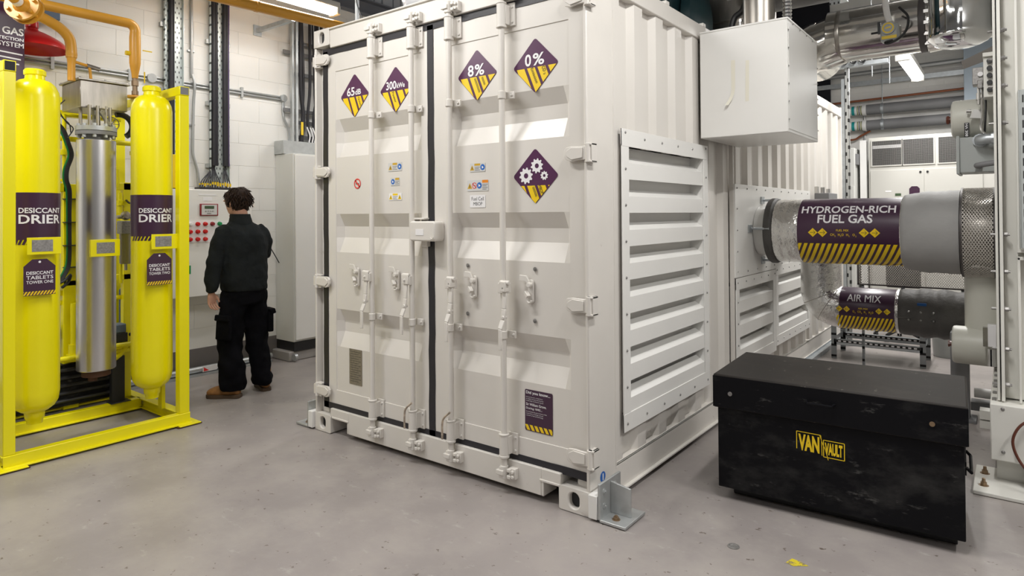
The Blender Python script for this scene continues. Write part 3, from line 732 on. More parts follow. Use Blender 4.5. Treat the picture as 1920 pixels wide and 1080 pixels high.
B(MB().slab([(.121, .145), (.131, .145), (.131, .178), (.121, .178)], lambda u, v, w=0: SD(u, v, .002+w), .0005), 'printing', 'white_print', s)

# ---- louvre panels on the long side
def louvre(y0, y1, z0, z1, n, fl, xf, name, ends=True, top=None):
    p = B(MB().box(xf-.006, xf, y0, y0+fl, z0, z1).box(xf-.006, xf, y1-fl, y1, z0, z1).box(xf-.006, xf+.001, y0, y1, z1-fl*1.15, z1).box(xf-.006, xf+.001, y0, y1, z0, z0+fl*1.15), name, 'white_alu', ct, bevel=.001, seg=1)
    B(MB().box(xf-.10, xf-.095, y0+fl, y1-fl, z0+fl, z1-fl).box(xf-.095, xf-.004, y0+fl-.004, y0+fl, z0+fl, z1-fl).box(xf-.095, xf-.004, y1-fl, y1-fl+.004, z0+fl, z1-fl), 'backing', 'white_alu', p)
    a, b = z0+fl*1.15, z1-fl*1.15; pitch = (b-a+.02)/n; src = None
    for k in range(n):
        zb = b+.005-(k+1)*pitch+.0        # lower edge of this slat face
        zt = zb+pitch*.49
        m_ = MB(); t = .003; q0, q1 = y0+fl+.001, y1-fl-.001
        pr = [(xf-.004, zb), (xf-.004, zt), (xf-.066, zt+pitch*.21), (xf-.066-t, zt+pitch*.21), (xf-.004-t, zt-t), (xf-.004-t, zb)]
        vs_ = [Vector((px, q0, pz)) for px, pz in pr]+[Vector((px, q1, pz)) for px, pz in pr]; nn = len(pr)
        m_.add(vs_, [(i, (i+1) % nn, nn+(i+1) % nn, nn+i)[::-1] for i in range(nn)])
        # sloped closing ends
        m_.add([(xf-.004, q1, zb), (xf-.004, q1, zt), (xf-.066, q1, zt+pitch*.21), (xf-.05, q1-.07, zb+pitch*.05)], [(0, 1, 2, 3)]) if False else None
        if src is None: src = B(m_, 'slat', 'white_alu', p, smooth=False)
        else: copy_part(src, Vector((0, 0, -k*pitch)), p)
    return p
def bolts_on(parent, pts, d, r=.008, m='plaque', name='bolt'):
    src = None
    for q in pts:
        if src is None:
            m_ = MB(); dome(m_, q, d, r); src = B(m_, name, m, parent); q0 = Vector(q)
        else: copy_part(src, Vector(q)-q0, parent)
lp = louvre(.335, 1.568, .325, 1.945, 8, .082, .012, 'louvre_panel')
lp['label'] = 'white louvre panel with eight sloping slats nearest the doors'
bolts_on(lp, [(.013, yy, zz) for yy in (.375, 1.528) for zz in [.365+.195*k for k in range(9)]]+[(.013, .375+.2306*k, zz) for k in range(1, 5) for zz in (.365, 1.905)], (1,0,0))
la = louvre(2.065, 3.08, .30, 1.0, 3, .075, .03, 'louvre_panel'); lb2 = louvre(3.085, 4.26, .335, 1.03, 3, .075, .03, 'louvre_panel')
bolts_on(la, [(.031, 2.10, zz) for zz in (.34, .5, .66, .82, .965)]+[(.031, 2.1+.19*k, .965) for k in range(1, 6)], (1,0,0), .007)
bolts_on(lb2, [(.031, 4.22, zz) for zz in (.37, .53, .69, .85, .99)]+[(.031, 3.12+.19*k, .99) for k in range(6)]+[(.031, 3.12+.19*k, .375) for k in range(6)], (1,0,0), .007)
B(MB().box(-.02, .026, 2.06, 4.27, .30, 1.03), 'mounting_frame', 'cream', ct) if False else None
pp = B(MB().box(.018, .030, 2.06, 4.32, 1.005, 1.705), 'cover_plate', 'white_alu', ct, bevel=.001, seg=1)
bolts_on(pp, [(.031, 2.10+.235*k, 1.675) for k in range(10)]+[(.031, 2.10, zz) for zz in (1.05, 1.2, 1.36, 1.52)]+[(.031, 2.10+.235*k, 1.04) for k in range(1, 10)], (1,0,0), .007)
B(MB().box(-.014, .018, 2.055, 2.075, .2, 2.66), 'panel_stiffener', 'cream', ct, bevel=.002)
B(MB().box(-.014, .012, 4.30, 4.36, .2, 1.0), 'panel_stiffener', 'cream', ct, bevel=.002)
# anchor brackets bolted to floor and castings
def anchor(x0, dirx, y0, y1, label, full=True):
    t = thing('anchor_bracket', (x0+dirx*.06, (y0+y1)/2, 0), label, 'bracket')
    X = lambda a: x0+dirx*a
    def bx(m_, a, b, y0, y1, z0, z1): a, b = sorted((X(a), X(b))); m_.box(a, b, y0, y1, z0, z1)
    m_ = MB(); bx(m_, .002, .05, y0-.005, y0+.12, .012, .125); B(m_, 'spacer_block', 'plain_white', t, bevel=.003)
    m_ = MB(); bx(m_, .052, .066, y0, y1, .004, .185); B(m_, 'upright_plate', 'zinc_light', t, bevel=.003)
    m_ = MB(); bx(m_, .052, .20, y0, y1, .004, .018); B(m_, 'foot_plate', 'zinc_light', t, bevel=.003)
    ym = (y0+y1)/2+.01
    m_ = MB(); fn = plane((0, ym, 0), (1,0,0), (0,0,1)); P = [(X(.066), .018), (X(.175), .018), (X(.175), .155), (X(.066), .17)]
    m_.slab(P if dirx > 0 else P[::-1], fn, .012); B(m_, 'gusset', 'zinc_light', t, bevel=.002)
    for yy in (y0+.05, y1-.05):
        m_ = MB(); hexbolt(m_, (X(.125), yy, .018), (0,0,1), .014, .013); B(m_, 'anchor_bolt', 'rust', t)
        for zz in (.07, .14):
            m_ = MB(); hexbolt(m_, (X(.066), yy-.01, zz), (dirx,0,0), .011, .008); B(m_, 'bolt', 'zinc_light', t)
anchor(.002, 1, -.02, .19, 'galvanised anchor bracket bolted to the floor at the front right container corner')
anchor(-W-.002, -1, -.02, .19, 'galvanised anchor bracket at the front left container corner')
# ================================================================== PLENUM BOX AND ROOF PIPEWORK
x0, x1, y0, y1, z0, z1 = .016, .572, 1.43, 2.20, 1.985, 2.69
pl = thing('exhaust_plenum', ((x0+x1)/2, (y0+y1)/2, z0), 'large white sheet metal plenum box fixed high on the container side', 'box')
B(MB().box(x0, x1, y0+.003, y1, z0, z1), 'body', 'plenum', pl, bevel=.004)
B(MB().box(x0+.004, x1-.002, y0, y0+.003, z0+.003, z1-.012), 'front_sheet', 'plenum', pl, bevel=.001, seg=1)
B(MB().box(x1, x1+.003, y0+.02, y1-.02, z0+.02, z1-.03), 'side_sheet', 'plenum', pl, bevel=.001, seg=1)
B(MB().box(x0, x1+.004, y0-.001, y1+.004, z1-.008, z1+.004), 'top_flange', 'plenum', pl, bevel=.002)
bolts_on(pl, [(x1+.003, y0+.012, z0+.08+.11*k) for k in range(6)]+[(x1+.003, y1-.01, z0+.08+.11*k) for k in range(6)]+[(x1+.003, y0+.12+.17*k, z1-.018) for k in range(4)], (1,0,0), .006)
fn = plane((0, y0-.0008, 0), (1,0,0), (0,0,1))
t1 = MB(); rows = [[], []]
for k in range(9):
    q = k/8; z = 2.475-.29*q; cu = .238-(.0 if q < .6 else (q-.6)**2*.22); wd = .013*(1-.15*q); lift = 0 if q < .8 else (q-.8)*.12
    for r_, sg in ((0, -1), (1, 1)): rows[r_].append(Vector((cu+sg*wd, y0-.001-lift, z)))
t1.grid(rows); B(t1, 'tape_strip', 'tape', pl)
B(MB().poly([(.314, 2.20), (.336, 2.20), (.340, 2.46), (.318, 2.462)], fn), 'tape_strip', 'tape', pl)
# stainless flue and hoses above the plenum
fl = thing('stainless_flue', (.295, 1.80, z1), 'upright brushed steel flue rising from the plenum box', 'pipe')
B(MB().cyl((.295, 1.80, z1+.004), (.295, 1.80, 4.6), .105, n=32), 'flue_pipe', 'stainless_dull', fl)
B(MB().cyl((.295, 1.80, z1+.004), (.295, 1.80, z1+.02), .125, n=32), 'collar', 'stainless_dull', fl)
dr_ = tag(B(MB().cyl((.165, 1.80, z1+.004), (.165, 1.80, z1+.13), .013, n=10).cyl((.165, 1.80, z1+.13), (.165, 1.80, z1+.15), .019, n=8), 'drain_stub', 'steel'), 'small steel stub pipe beside the flue on the plenum box', 'pipe')
tag(B(MB().tube(smooth_path([(.10, 1.85, z1+.01), (.09, 1.85, 2.80), (.11, 1.86, 2.88), (.17, 1.86, 2.93), (.20, 1.9, 3.1)]), .022, 10), 'black_hose', 'black_plastic'), 'black hose curving up left of the flue', 'hose')
m_ = MB()
for k in range(60):
    pass
P = [(.462, 1.86, z1+.008+k*.012) for k in range(120)]
tag(B(MB().tube(P, [.032 if k % 2 else .026 for k in range(120)], 14), 'flexible_hose', 'chromed'), 'shiny corrugated metal hose right of the flue', 'hose')
# machine and cowl on the container roof
rm = thing('roof_fan_unit', (-.62, 2.6, H), 'dark teal fan unit standing on the container roof', 'machine')
B(MB().box(-1.15, -.50, 2.15, 3.3, H-.01, H+.75), 'casing', 'teal', rm, bevel=.02)
B(MB().lathe([(.22, 0), (.26, .02), (.26, .10), (.20, .12)], (-.50, 2.55, H+.36), 'x', 24), 'fan_ring', 'teal', rm)
B(MB().box(-.49, -.30, 2.95, 3.25, H-.01, H+.62), 'duct_leg', 'stainless_dull', rm, bevel=.01)
B(MB().box(-.49, .0, 2.9, 3.3, H+.40, H+.62), 'duct_arm', 'stainless_dull', rm, bevel=.01)
B(MB().box(-.30, -.16, 3.0, 3.12, H-.01, H+.02), 'foot_strap', 'steel', rm)
# pole and plastic bag on the roof near the doors
m_ = MB().cyl((-1.86, .09, H-.012), (-1.86, .09, ZC), .013, n=10)
tag(B(m_, 'steel_pole', 'zinc_light'), 'thin pale pole rising above the container header', 'pole')
tag(B(MB().tube(smooth_path([(-1.86, .075, 3.02), (-1.84, .07, 2.93), (-1.80, .075, 2.84), (-1.765, .08, 2.775)]), .004, 6).lathe([(.012, -.01), (.022, -.004), (.022, .008), (.012, .014)], (-1.835, .075, 2.985), 'y', 12), 'pole_cable', 'black_plastic'), 'thin black cable clipped to the roof pole', 'cable')
bm_ = bmesh.new(); bmesh.ops.create_icosphere(bm_, subdivisions=4, radius=1)
m_ = MB(); 
for v in bm_.verts:
    p = v.co.copy(); n = noise.noise(p*2.2)*.22+noise.noise(p*6)*.10
    q = p*(1+n); v.co = Vector((-1.38+q.x*.24, .36+q.y*.2, H+.095+max(-.10, q.z*.20)*(1-.35*abs(p.x))))
m_.v = [v.co.copy() for v in bm_.verts]; m_.f = [tuple(v.index for v in fc.verts) for fc in bm_.faces]; bm_.free()
tag(B(m_, 'plastic_bag', 'bag', ang=180), 'crumpled clear plastic bag lying on the container roof', 'bag')

# ================================================================== HYDROGEN DUCT
HY, HZ, HR = 2.66, 1.345, .245
hd = thing('hydrogen_duct', (.8, HY, HZ-HR), 'thick silver duct labelled HYDROGEN-RICH FUEL GAS', 'duct')
def xcyl(m_, xa, xb, r, cy, cz, n=48, wob=0., seg=1):
    prof = []
    for k in range(seg+1):
        prof.append((r*(1+wob*random.uniform(-1, 1)), xa+(xb-xa)*k/seg))
    return m_.lathe(prof, (0, cy, cz), 'x', n)
B(xcyl(MB(), .032, .16, HR*.80, HY, HZ), 'spigot', 'plenum', hd)
m_ = MB().lathe([(HR*.8, .115), (HR*1.02, .12), (HR*1.06, .135), (HR*1.06, .165), (HR*1.02, .178), (HR*.8, .18)], (0, HY, HZ), 'x', 48)
ring = B(m_, 'clamp_ring', 'jacket_dark', hd)
m_ = MB()
for a in (170, 20, -70):
    yy, zz = HY-math.cos(R(a))*HR*.0, HZ
for yy, zz in ((HY-HR*1.02, HZ+.02), (HY+HR*.3, HZ+HR*1.0), (HY+HR*.3, HZ-HR*1.0)):
    m_.cyl((.03, yy, zz), (.17, yy, zz), .010, n=8).box(.03, .04, yy-.06, yy+.02, zz-.03, zz+.03)
B(m_, 'clamp_stud', 'zinc', hd)
prof = [(HR*.90, .17), (HR*.97, .175), (HR*1.0, .19)]+[(HR*(1+random.uniform(-.008, .010)), .2+.19*k/10) for k in range(11)]+[(HR*1.0, .40)]
B(MB().lathe(prof, (0, HY, HZ), 'x', 48), 'foil_wrap', 'foil', hd)
lab = B(MB().lathe([(HR, .37), (HR*1.006, .372), (HR*1.006, 1.04), (HR, 1.042)], (0, HY, HZ), 'x', 64), 'label_band', 'purple_d', hd)
B(MB().lathe([(HR*.99, 1.03), (HR*1.02, 1.04), (HR*1.03, 1.055), (HR*1.01, 1.07)], (0, HY, HZ), 'x', 48), 'foil_edge', 'foil', hd)
def pipemap(cy, cz, r, lift=.0016): return lambda u, v, w=0: Vector((u, cy-(r+lift)*math.cos(v/r), cz+(r+lift)*math.sin(v/r)))
pm = pipemap(HY, HZ, HR*1.006); rr = HR*1.006
def deg(a): return R(a)*rr
m_ = MB()
m_.text('HYDROGEN-RICH', pm, .395, 1.012, deg(33.5), deg(49.5)); m_.text('FUEL GAS', pm, .512, .872, deg(15), deg(30.5))
B(m_, 'lettering', 'white_print', lab, smooth=False)
m_ = MB(); dd = MB()
pm2 = pipemap(HY, HZ, rr, .0020)
def arrows(m_, dd, us, v, s, right, pa, pb):
    for u in us:
        m_.poly([(u-s, v), (u, v-s), (u+s, v), (u, v+s)], pa); g = 1 if right else -1
        dd.poly([(u-s*.55, v-s*.045), (u+s*.5, v-s*.045), (u+s*.5, v+s*.045), (u-s*.55, v+s*.045)], pb)
        for sg in (-1, 1):
            dd.poly([(u+g*s*.5, v-s*.06), (u+g*s*.5, v+s*.06), (u+g*s*.12, v+sg*s*.42+s*.06), (u+g*s*.12, v+sg*s*.42-s*.06)], pb)
arrows(m_, dd, (.482, .548, .82, .888), deg(-1), .033, True, pm, pm2)
m_.text('FUEL MIX', pm, .640, .722, deg(1.0), deg(4.6))
for t, a, b, va, vb in (('CH', .600, .626, -6.5, -2.5), ('2', .629, .636, -8, -5.5), ('H', .652, .665, -6.5, -2.5), ('2', .667, .673, -8, -5.5), ('O', .675, .689, -6.5, -2.5), ('H', .706, .718, -6.5, -2.5), ('2', .721, .727, -8, -5.5), ('O', .747, .762, -6.5, -2.5), ('2', .765, .771, -8, -5.5)):
    m_.text(t, pm, a, b, deg(va), deg(vb))
def hazard(m_, xa, xb, va, vb, wd, pitch, slope, fn, n=10):
    x = xa-slope*abs(va-vb)
    half = [(1, 0, xb), (-1, 0, -xa)]
    while x < xb+slope*abs(va-vb):
        for k in range(n):
            v_0 = va+(vb-va)*k/n; v_1 = va+(vb-va)*(k+1)/n; o0 = -slope*abs(v_0-va); o1 = -slope*abs(v_1-va)
            q = clip([(x+o0, v_0), (x+o1, v_1), (x+o1+wd, v_1), (x+o0+wd, v_0)], half)
            if q: m_.poly(q, fn)
        x += pitch
B(m_, 'yellow_print', 'hyellow', lab, smooth=False); m_ = MB()
hazard(m_, .373, 1.039, deg(-20), deg(-86), .024, .0415, .42, pm, 14)
B(m_, 'hazard_stripes', 'hyellow', lab, smooth=False); B(dd, 'arrow_marks', 'black_print', lab, smooth=False)
# grey jacket and expanded-metal guard
prof = []
for k in range(17):
    u = k/16; x = 1.045+.33*u; r_ = .262+.026*min(1, u*2.2)+random.uniform(-.004, .004); prof.append((r_, x))
B(MB().lathe([(.25, 1.04)]+prof+[(.25, 1.378)], (0, HY, HZ), 'x', 40), 'jacket', 'jacket', hd, ang=60)
B(MB().lathe([(.285, 1.378), (.305, 1.38), (.305, 1.392), (.285, 1.394)], (0, HY, HZ), 'x', 48).lathe([(.28, 1.556), (.305, 1.558), (.305, 1.574), (.28, 1.576)], (0, HY, HZ), 'x', 48), 'guard_hoop', 'wire_dark', hd)
B(MB().lathe([(.20, 1.375), (.24, 1.40), (.22, 1.47), (.24, 1.55), (.2, 1.576)], (0, HY, HZ), 'x', 32), 'bellows', 'stainless_dull', hd)
def mesh_drum(xa, xb, cy, cz, r, nh, turns, seg, th):
    m_ = MB()
    for sg in (-1, 1):
        for h in range(nh):
            P = []
            for k in range(seg+1):
                t = k/seg; a = 2*PI*h/nh+sg*turns*2*PI*t
                P.append((xa+(xb-xa)*t, cy+r*math.cos(a), cz+r*math.sin(a)))
            m_.tube(P, th, 4, False)
    return m_
B(mesh_drum(1.39, 1.56, HY, HZ, .300, 67, .153, 10, .0030), 'mesh_guard', 'wire', hd)

# ================================================================== AIR DUCT
AY, AZ, AR = 3.2, .70, .168
ad = thing('air_duct', (.8, AY, AZ-AR), 'smaller silver elbow duct labelled AIR MIX, under the hydrogen duct', 'duct')
P = [Vector((.42, AY, 1.22)), Vector((.42, AY, 1.0))]+[Vector((.42+.0+.0, AY, .0))]*0
el = arc((.365+.15, AY, AZ+.15), .15, 180, 270, 14, (1,0,0), (0,0,1))
pts = [Vector((.365, AY, 1.10)), Vector((.365, AY, .95))]+el+[Vector((.60, AY, AZ))]
B(MB().tube(pts, [AR*.93, AR*.93]+[AR*(.94+.06*min(1, k/8)) for k in range(len(el))]+[AR], 36), 'foil_elbow', 'foil', ad)
B(MB().tube([(.035, AY, 1.235), (.20, AY, 1.235)]+list(arc((.215, AY, 1.085), .15, 90, 0, 10, (1,0,0), (0,0,1)))+[Vector((.365, AY, 1.0))], AR*.9, 32), 'foil_inlet', 'foil', ad)
m_ = MB()
for k in (4, 9):
    c = el[k]; d = (el[k+1]-el[k-1]).normalized(); u = Vector((0,1,0)); v = d.cross(u)
    m_.tube([c+(u*math.cos(2*PI*j/32)+v*math.sin(2*PI*j/32))*AR*(.95+.06*min(1, k/8)) for j in range(33)], .0025, 5, False)
B(m_, 'seam_tape', 'stainless_dull', ad)
B(MB().lathe([(AR, .50), (AR*1.03, .503), (AR*1.02, .53), (AR, .535)], (0, AY, AZ), 'x', 40).lathe([(AR, .92), (AR*1.05, .93), (AR*1.05, .945), (AR, .95)], (0, AY, AZ), 'x', 40).lathe([(AR*.98, .64), (AR*.98, .95)], (0, AY, AZ), 'x', 40), 'foil_wrap', 'foil', ad)
lab = B(MB().lathe([(AR, .508), (AR*1.012, .51), (AR*1.012, .922), (AR, .925)], (0, AY, AZ), 'x', 56), 'label_band', 'purple_d', ad)
rr = AR*1.035; pm = pipemap(AY, AZ, AR*1.012, .003); pm2 = pipemap(AY, AZ, AR*1.012, .004); rr = AR*1.012
m_ = MB().text('AIR MIX', pm, .590, .83, deg(25), deg(46)); B(m_, 'lettering', 'white_print', lab, smooth=False)
m_ = MB(); dd = MB(); arrows(m_, dd, (.536, .590, .818, .874), deg(3), .0245, False, pm, pm2)
m_.text('AIR MIX', pm, .672, .742, deg(4.5), deg(9))
for t, a, b, va, vb in (('O', .633, .646, -4.5, 1), ('2', .648, .654, -7, -3.5), ('CO', .668, .692, -4.5, 1), ('2', .694, .700, -7, -3.5), ('N', .714, .724, -4.5, 1), ('2', .727, .732, -7, -3.5), ('H', .748, .758, -4.5, 1), ('2', .760, .765, -7, -3.5), ('O', .767, .780, -4.5, 1)):
    m_.text(t, pm, a, b, deg(va), deg(vb))
B(m_, 'yellow_print', 'hyellow', lab, smooth=False); m_ = MB()
hazard(m_, .511, .921, deg(-15), deg(-80), .0155, .029, .40, pm, 12)
B(m_, 'hazard_stripes', 'hyellow', lab, smooth=False); B(dd, 'arrow_marks', 'black_print', lab, smooth=False)
prof = [(.16, .945)]
for k in range(21):
    u = k/20; prof.append((.172+.016*math.sin(u*PI)+.006*math.sin(u*21)+random.uniform(-.003, .003), .95+.44*u))
prof.append((.15, 1.395))
jk = B(MB().lathe(prof, (0, AY, AZ), 'x', 40), 'quilted_jacket', 'jacket_dark', ad, ang=70)
m_ = MB()
for x in (1.02, 1.10, 1.18):
    for a in (8, -10): c = Vector((x, AY-.187*math.cos(R(a)), AZ+.187*math.sin(R(a)))); m_.cyl(c, c+Vector((0,-.008,0)), .010, .006, n=8)
B(m_, 'snap_button', 'steel', jk)
B(MB().tube([Vector((.95+.44*k/12, AY-.182*math.cos(R(-8+2*math.sin(k))), AZ+.188*math.sin(R(-8+2*math.sin(k))))) for k in range(13)], .004, 6), 'jacket_flap', 'jacket_dark', jk)
B(MB().box(1.075, 1.135, AY-.178, AY-.165, AZ+.075, AZ+.095), 'blue_tag', 'blue', jk)
# expanded-metal sheet behind the ducts
mt = thing('mesh_screen', (1.0, 3.62, .95), 'flat expanded metal screen between the two labelled ducts', 'mesh screen')
m_ = MB(); yA = 3.62
nx, nz = 52, 14
for sg in (-1, 1):
    for k in range(-nz, nx+nz):
        P = [(.58+(k+sg*j*.5)*.017, yA-.0+.0*j, .86+j*.0115) for j in range(nz*2+1) if .58 <= .58+(k+sg*j*.5)*.017 <= 1.36]
        if len(P) > 1: m_.tube([P[0], P[-1]], .0021, 4, False)
B(m_, 'mesh_sheet', 'wire', mt)
B(MB().box(.57, 1.37, yA-.006, yA+.006, .85, .862).box(.57, 1.37, yA-.006, yA+.006, 1.18, 1.192).box(.57, .582, yA-.006, yA+.006, .85, 1.19).box(1.358, 1.37, yA-.006, yA+.006, .85, 1.19), 'frame', 'wire_dark', mt)
B(MB().box(.6, .62, yA+.006, yA+.03, 0, .86).box(1.32, 1.34, yA+.006, yA+.03, 0, .86), 'leg', 'slots_angle', mt)

# slotted-angle stand behind the ducts
sa = thing('slotted_stand', (.6, 4.6, 0), 'low grey slotted angle stand on the floor behind the ducts', 'stand')
for xx in (.20, .97):
    for yy in (4.50, 4.95):
        m_ = MB().box(xx-.025, xx+.025, yy-.002, yy+.002, 0, .40).box(xx-.025, xx-.021, yy, yy+.045, 0, .40)
        B(m_, 'leg', 'slots_angle', sa)
    B(MB().box(xx-.003, xx+.003, 4.5, 4.95, .17, .215), 'side_rail', 'zinc', sa)
for yy, zz in ((4.50, .17), (4.50, .375), (4.95, .375), (4.95, .17)):
    rl = B(MB().box(.2, .97, yy-.002, yy+.002, zz-.028, zz+.028).box(.2, .97, yy, yy+.04, zz+.024, zz+.028), 'cross_rail', 'zinc', sa)
    if zz < .3:
        m_ = MB()
        for k in range(15): m_.box(.24+k*.047, .265+k*.047, yy-.0035, yy-.002, zz+.004, zz+.017)
        B(m_, 'slot', 'white_print', rl)
        B(MB().box(.21, .96, yy-.003, yy-.002, zz-.002, zz+.023), 'slot_strip', 'dark', rl)
B(MB().box(.15, 1.02, 4.45, 5.0, .403, .418), 'shelf_board', 'boxgrey', sa, bevel=.003)
tag(B(MB().box(.03, .075, 4.0, 6.0, 0, .041).box(.03, .034, 4.0, 6.0, .0, .06), 'floor_channel', 'zinc'), 'galvanised channel lying along the container foot', 'channel')
# swivel chair base, just its castors and foot star in view
cb = thing('swivel_chair', (.62, 6.0, 0), 'black swivel chair whose castors show under the ducts', 'chair')
for k in range(5):
    a = 2*PI*k/5+.5; ex, ey = .62+.27*math.cos(a), 6.0+.27*math.sin(a)
    B(MB().tube([(.62, 6.0, .12), ((.62+ex)/2, (6.0+ey)/2, .11), (ex, ey, .075)], [.03, .024, .018], 8), 'star_leg', 'black_plastic', cb)
    B(MB().cyl((ex-.022, ey, .03), (ex-.005, ey, .03), .030, n=14).cyl((ex+.005, ey, .03), (ex+.022, ey, .03), .030, n=14).box(ex-.008, ex+.008, ey-.012, ey+.02, .03, .075), 'castor', 'black_plastic', cb)
B(MB().cyl((.62, 6.0, .08), (.62, 6.0, .44), .028, n=12), 'gas_column', 'black_plastic', cb)
B(MB().lathe([(.05, .42), (.20, .43), (.235, .46), (.235, .49), (.21, .515), (.05, .52)], (.62, 6.0, 0), 'z', 24), 'seat', 'black_plastic', cb)
B(MB().box(.44, .80, 6.20, 6.25, .58, .95).box(.60, .64, 6.16, 6.21, .45, .62), 'backrest', 'black_plastic', cb, bevel=.02)
# grey pail, dark column
m_ = MB().lathe([(.115, 0), (.12, .01), (.135, .33), (.14, .335), (.128, .335), (.118, .02)], (1.11, 5.25, 0), 'z', 28)
tag(B(m_, 'grey_pail', 'boxgrey'), 'grey round bin standing by the dark support column', 'bin')

# ================================================================== BLACK SITE CHEST
tb = thing('tool_chest', (.925, .94, 0), 'battered black steel chest with yellow VAN VAULT lettering', 'chest')
tx0, tx1, ty0, ty1 = .400, 1.462, .632, 1.245
B(MB().box(tx0, tx1, ty0, ty1, .06, .50), 'body', 'black_steel', tb, bevel=.006)
B(MB().box(tx0-.018, tx1+.014, ty0-.018, ty1+.012, .475, .648), 'lid', 'lid_steel', tb, bevel=.008)
B(MB().box(tx0-.0185, tx1+.0145, ty0-.0185, ty0-.0175, .48, .640), 'lid_front', 'black_steel', tb)
for yy in (ty0+.10, ty1-.14): B(MB().box(tx0+.05, tx1-.03, yy, yy+.08, .0, .06), 'skid_runner', 'black_plastic', tb, bevel=.004)
P = [(.835, ty0-.019, .578), (.842, ty0-.045, .572), (.95, ty0-.045, .572), (.957, ty0-.019, .578)]
B(MB().tube(P, .0055, 8).box(.825, .845, ty0-.02, ty0-.016, .566, .59).box(.947, .967, ty0-.02, ty0-.016, .566, .59), 'lid_handle', 'black_steel', tb)
for lx in (.470, 1.345): B(MB().cyl((lx, ty0-.019, .555), (lx, ty0-.0225, .555), .011, n=14), 'lock_barrel', 'plaque' if lx < 1 else 'rust', tb)
B(MB().tube([(tx1+.005, .80, .33), (tx1+.024, .80, .31), (tx1+.024, 1.05, .31), (tx1+.005, 1.05, .33)], .007, 8).box(tx1, tx1+.006, .78, 1.07, .30, .36), 'side_handle', 'black_steel', tb)
fn = plane((0, ty0-.0012, 0), (1,0,0), (0,0,1)); m_ = MB()
# logo: VAN and VAULT in two offset boxes, torn apart by a jagged flash
lx0, lx1, lm, lz0, lz1 = .785, .995, .897, .318, .418
def slant(u, v): return fn(u, v+(.0 if u < lm else -.004)-.02*(u-lx0))
m_.text('VAN', slant, lx0+.008, lm-.010, lz0+.010, lz1-.010)
m_.text('VAULT', slant, lm+.014, lx1-.008, lz0+.016, lz1-.026)
def frame_line(pts, w_):
    for (a, b), (c_, d_) in zip(pts, pts[1:]):
        dx, dz = c_-a, d_-b; l_ = math.hypot(dx, dz); nx_, nz_ = -dz/l_*w_/2, dx/l_*w_/2
        m_.poly([(a-nx_, b-nz_), (c_-nx_, d_-nz_), (c_+nx_, d_+nz_), (a+nx_, b+nz_)], slant)
frame_line([(lx0, lz0+.015), (lx0, lz1), (lm-.004, lz1), (lm-.002, lz1-.018)], .0035)
frame_line([(lm+.008, lz0+.004), (lm+.008, lz1-.016), (lx1, lz1-.016), (lx1, lz0+.004), (lm+.008, lz0+.004)], .0035)
frame_line([(lm-.008, lz1-.002), (lm+.006, lz1-.04), (lm+.016, lz0+.04), (lm+.028, lz0-.008)], .003)
frame_line([(lm-.001, lz1-.012), (lm+.001, lz0+.006)], .003)
B(m_, 'lettering', 'hyellow', tb, smooth=False)
tb.rotation_euler.z = R(3.2)
# ================================================================== RIGHT-HAND VESSEL
vx = 1.578
vs_t = thing('pressure_vessel', (2.2, 2.7, 0), 'tall white flanged machine cut off by the right edge of the picture', 'machine')
B(MB().box(vx, vx+.013, 1.66, 3.9, .46, 3.4), 'flange_plate', 'vessel_w', vs_t, bevel=.002)
B(MB().box(vx+.018, vx+.034, 1.65, 3.9, .46, 3.4), 'flange_plate', 'vessel_w', vs_t, bevel=.002)
B(MB().box(vx+.034, 2.9, 1.74, 3.9, .46, 3.4), 'body', 'vessel_w', vs_t, bevel=.004)
B(MB().box(1.672, 1.684, 1.655, 1.74, 1.28, 3.4).box(1.672, 2.9, 1.655, 1.74, 1.265, 1.283).box(1.672, 1.684, 1.655, 1.74, .46, 1.24).box(1.672, 2.9, 1.655, 1.74, 1.225, 1.243), 'stiffener', 'vessel_w', vs_t, bevel=.002)
stt = B(MB().box(1.69, 1.78, 1.60, 1.655, 1.29, 2.13).box(1.684, 1.69, 1.60, 1.66, 1.29, 2.13), 'slotted_strut', 'boxgrey', vs_t, bevel=.003)
for k in range(12):
    if k == 0: sl0 = B(MB().box(1.701, 1.707, 1.5985, 1.601, 1.325, 1.365), 'slot', 'dark', stt)
    else: copy_part(sl0, (0, 0, .067*k), stt)
for zz in (2.478, 2.324, 2.173, 1.97, 1.361, 1.158, .955, .738, .545):
    m_ = MB(); hexbolt(m_, (vx+.034, 1.685, zz), (1,0,0), .013, .02); m_.cyl((vx-.022, 1.685, zz), (vx, 1.685, zz), .007, n=8); B(m_, 'flange_bolt', 'plaque', vs_t)
# plinth
B(MB().box(1.545, 2.9, 1.60, 3.8, .15, .452), 'plinth', 'vessel_w', vs_t, bevel=.006)
B(MB().box(1.57, 2.9, 1.70, 3.7, .02, .16), 'plinth_foot', 'vessel_w', vs_t)
B(MB().box(1.70, 2.9, 1.62, 1.69, .05, .15), 'plinth_gap', 'dark', vs_t)
B(MB().box(1.47, 2.9, 1.44, 1.88, .002, .022), 'foot_plate', 'vessel_w', vs_t, bevel=.004)
for yy in (1.545, 1.745):
    m_ = MB(); hexbolt(m_, (1.515, yy, .022), (0,0,1), .016, .018); m_.cyl((1.515, yy, .04), (1.515, yy, .06), .008, n=8); B(m_, 'anchor_bolt', 'rust', vs_t)
for k in range(6):
    B(MB().slab(rrect(1.552, 1.572, 1.68+k*.16, 1.74+k*.16, .009), plane((0, 0, .452), (1,0,0), (0,1,0)), .004), 'slot_washer', 'plaque', vs_t)
bolts_on(vs_t, [(1.60, 1.60, .43), (1.60, 1.60, .20)], (0,-1,0), .010)
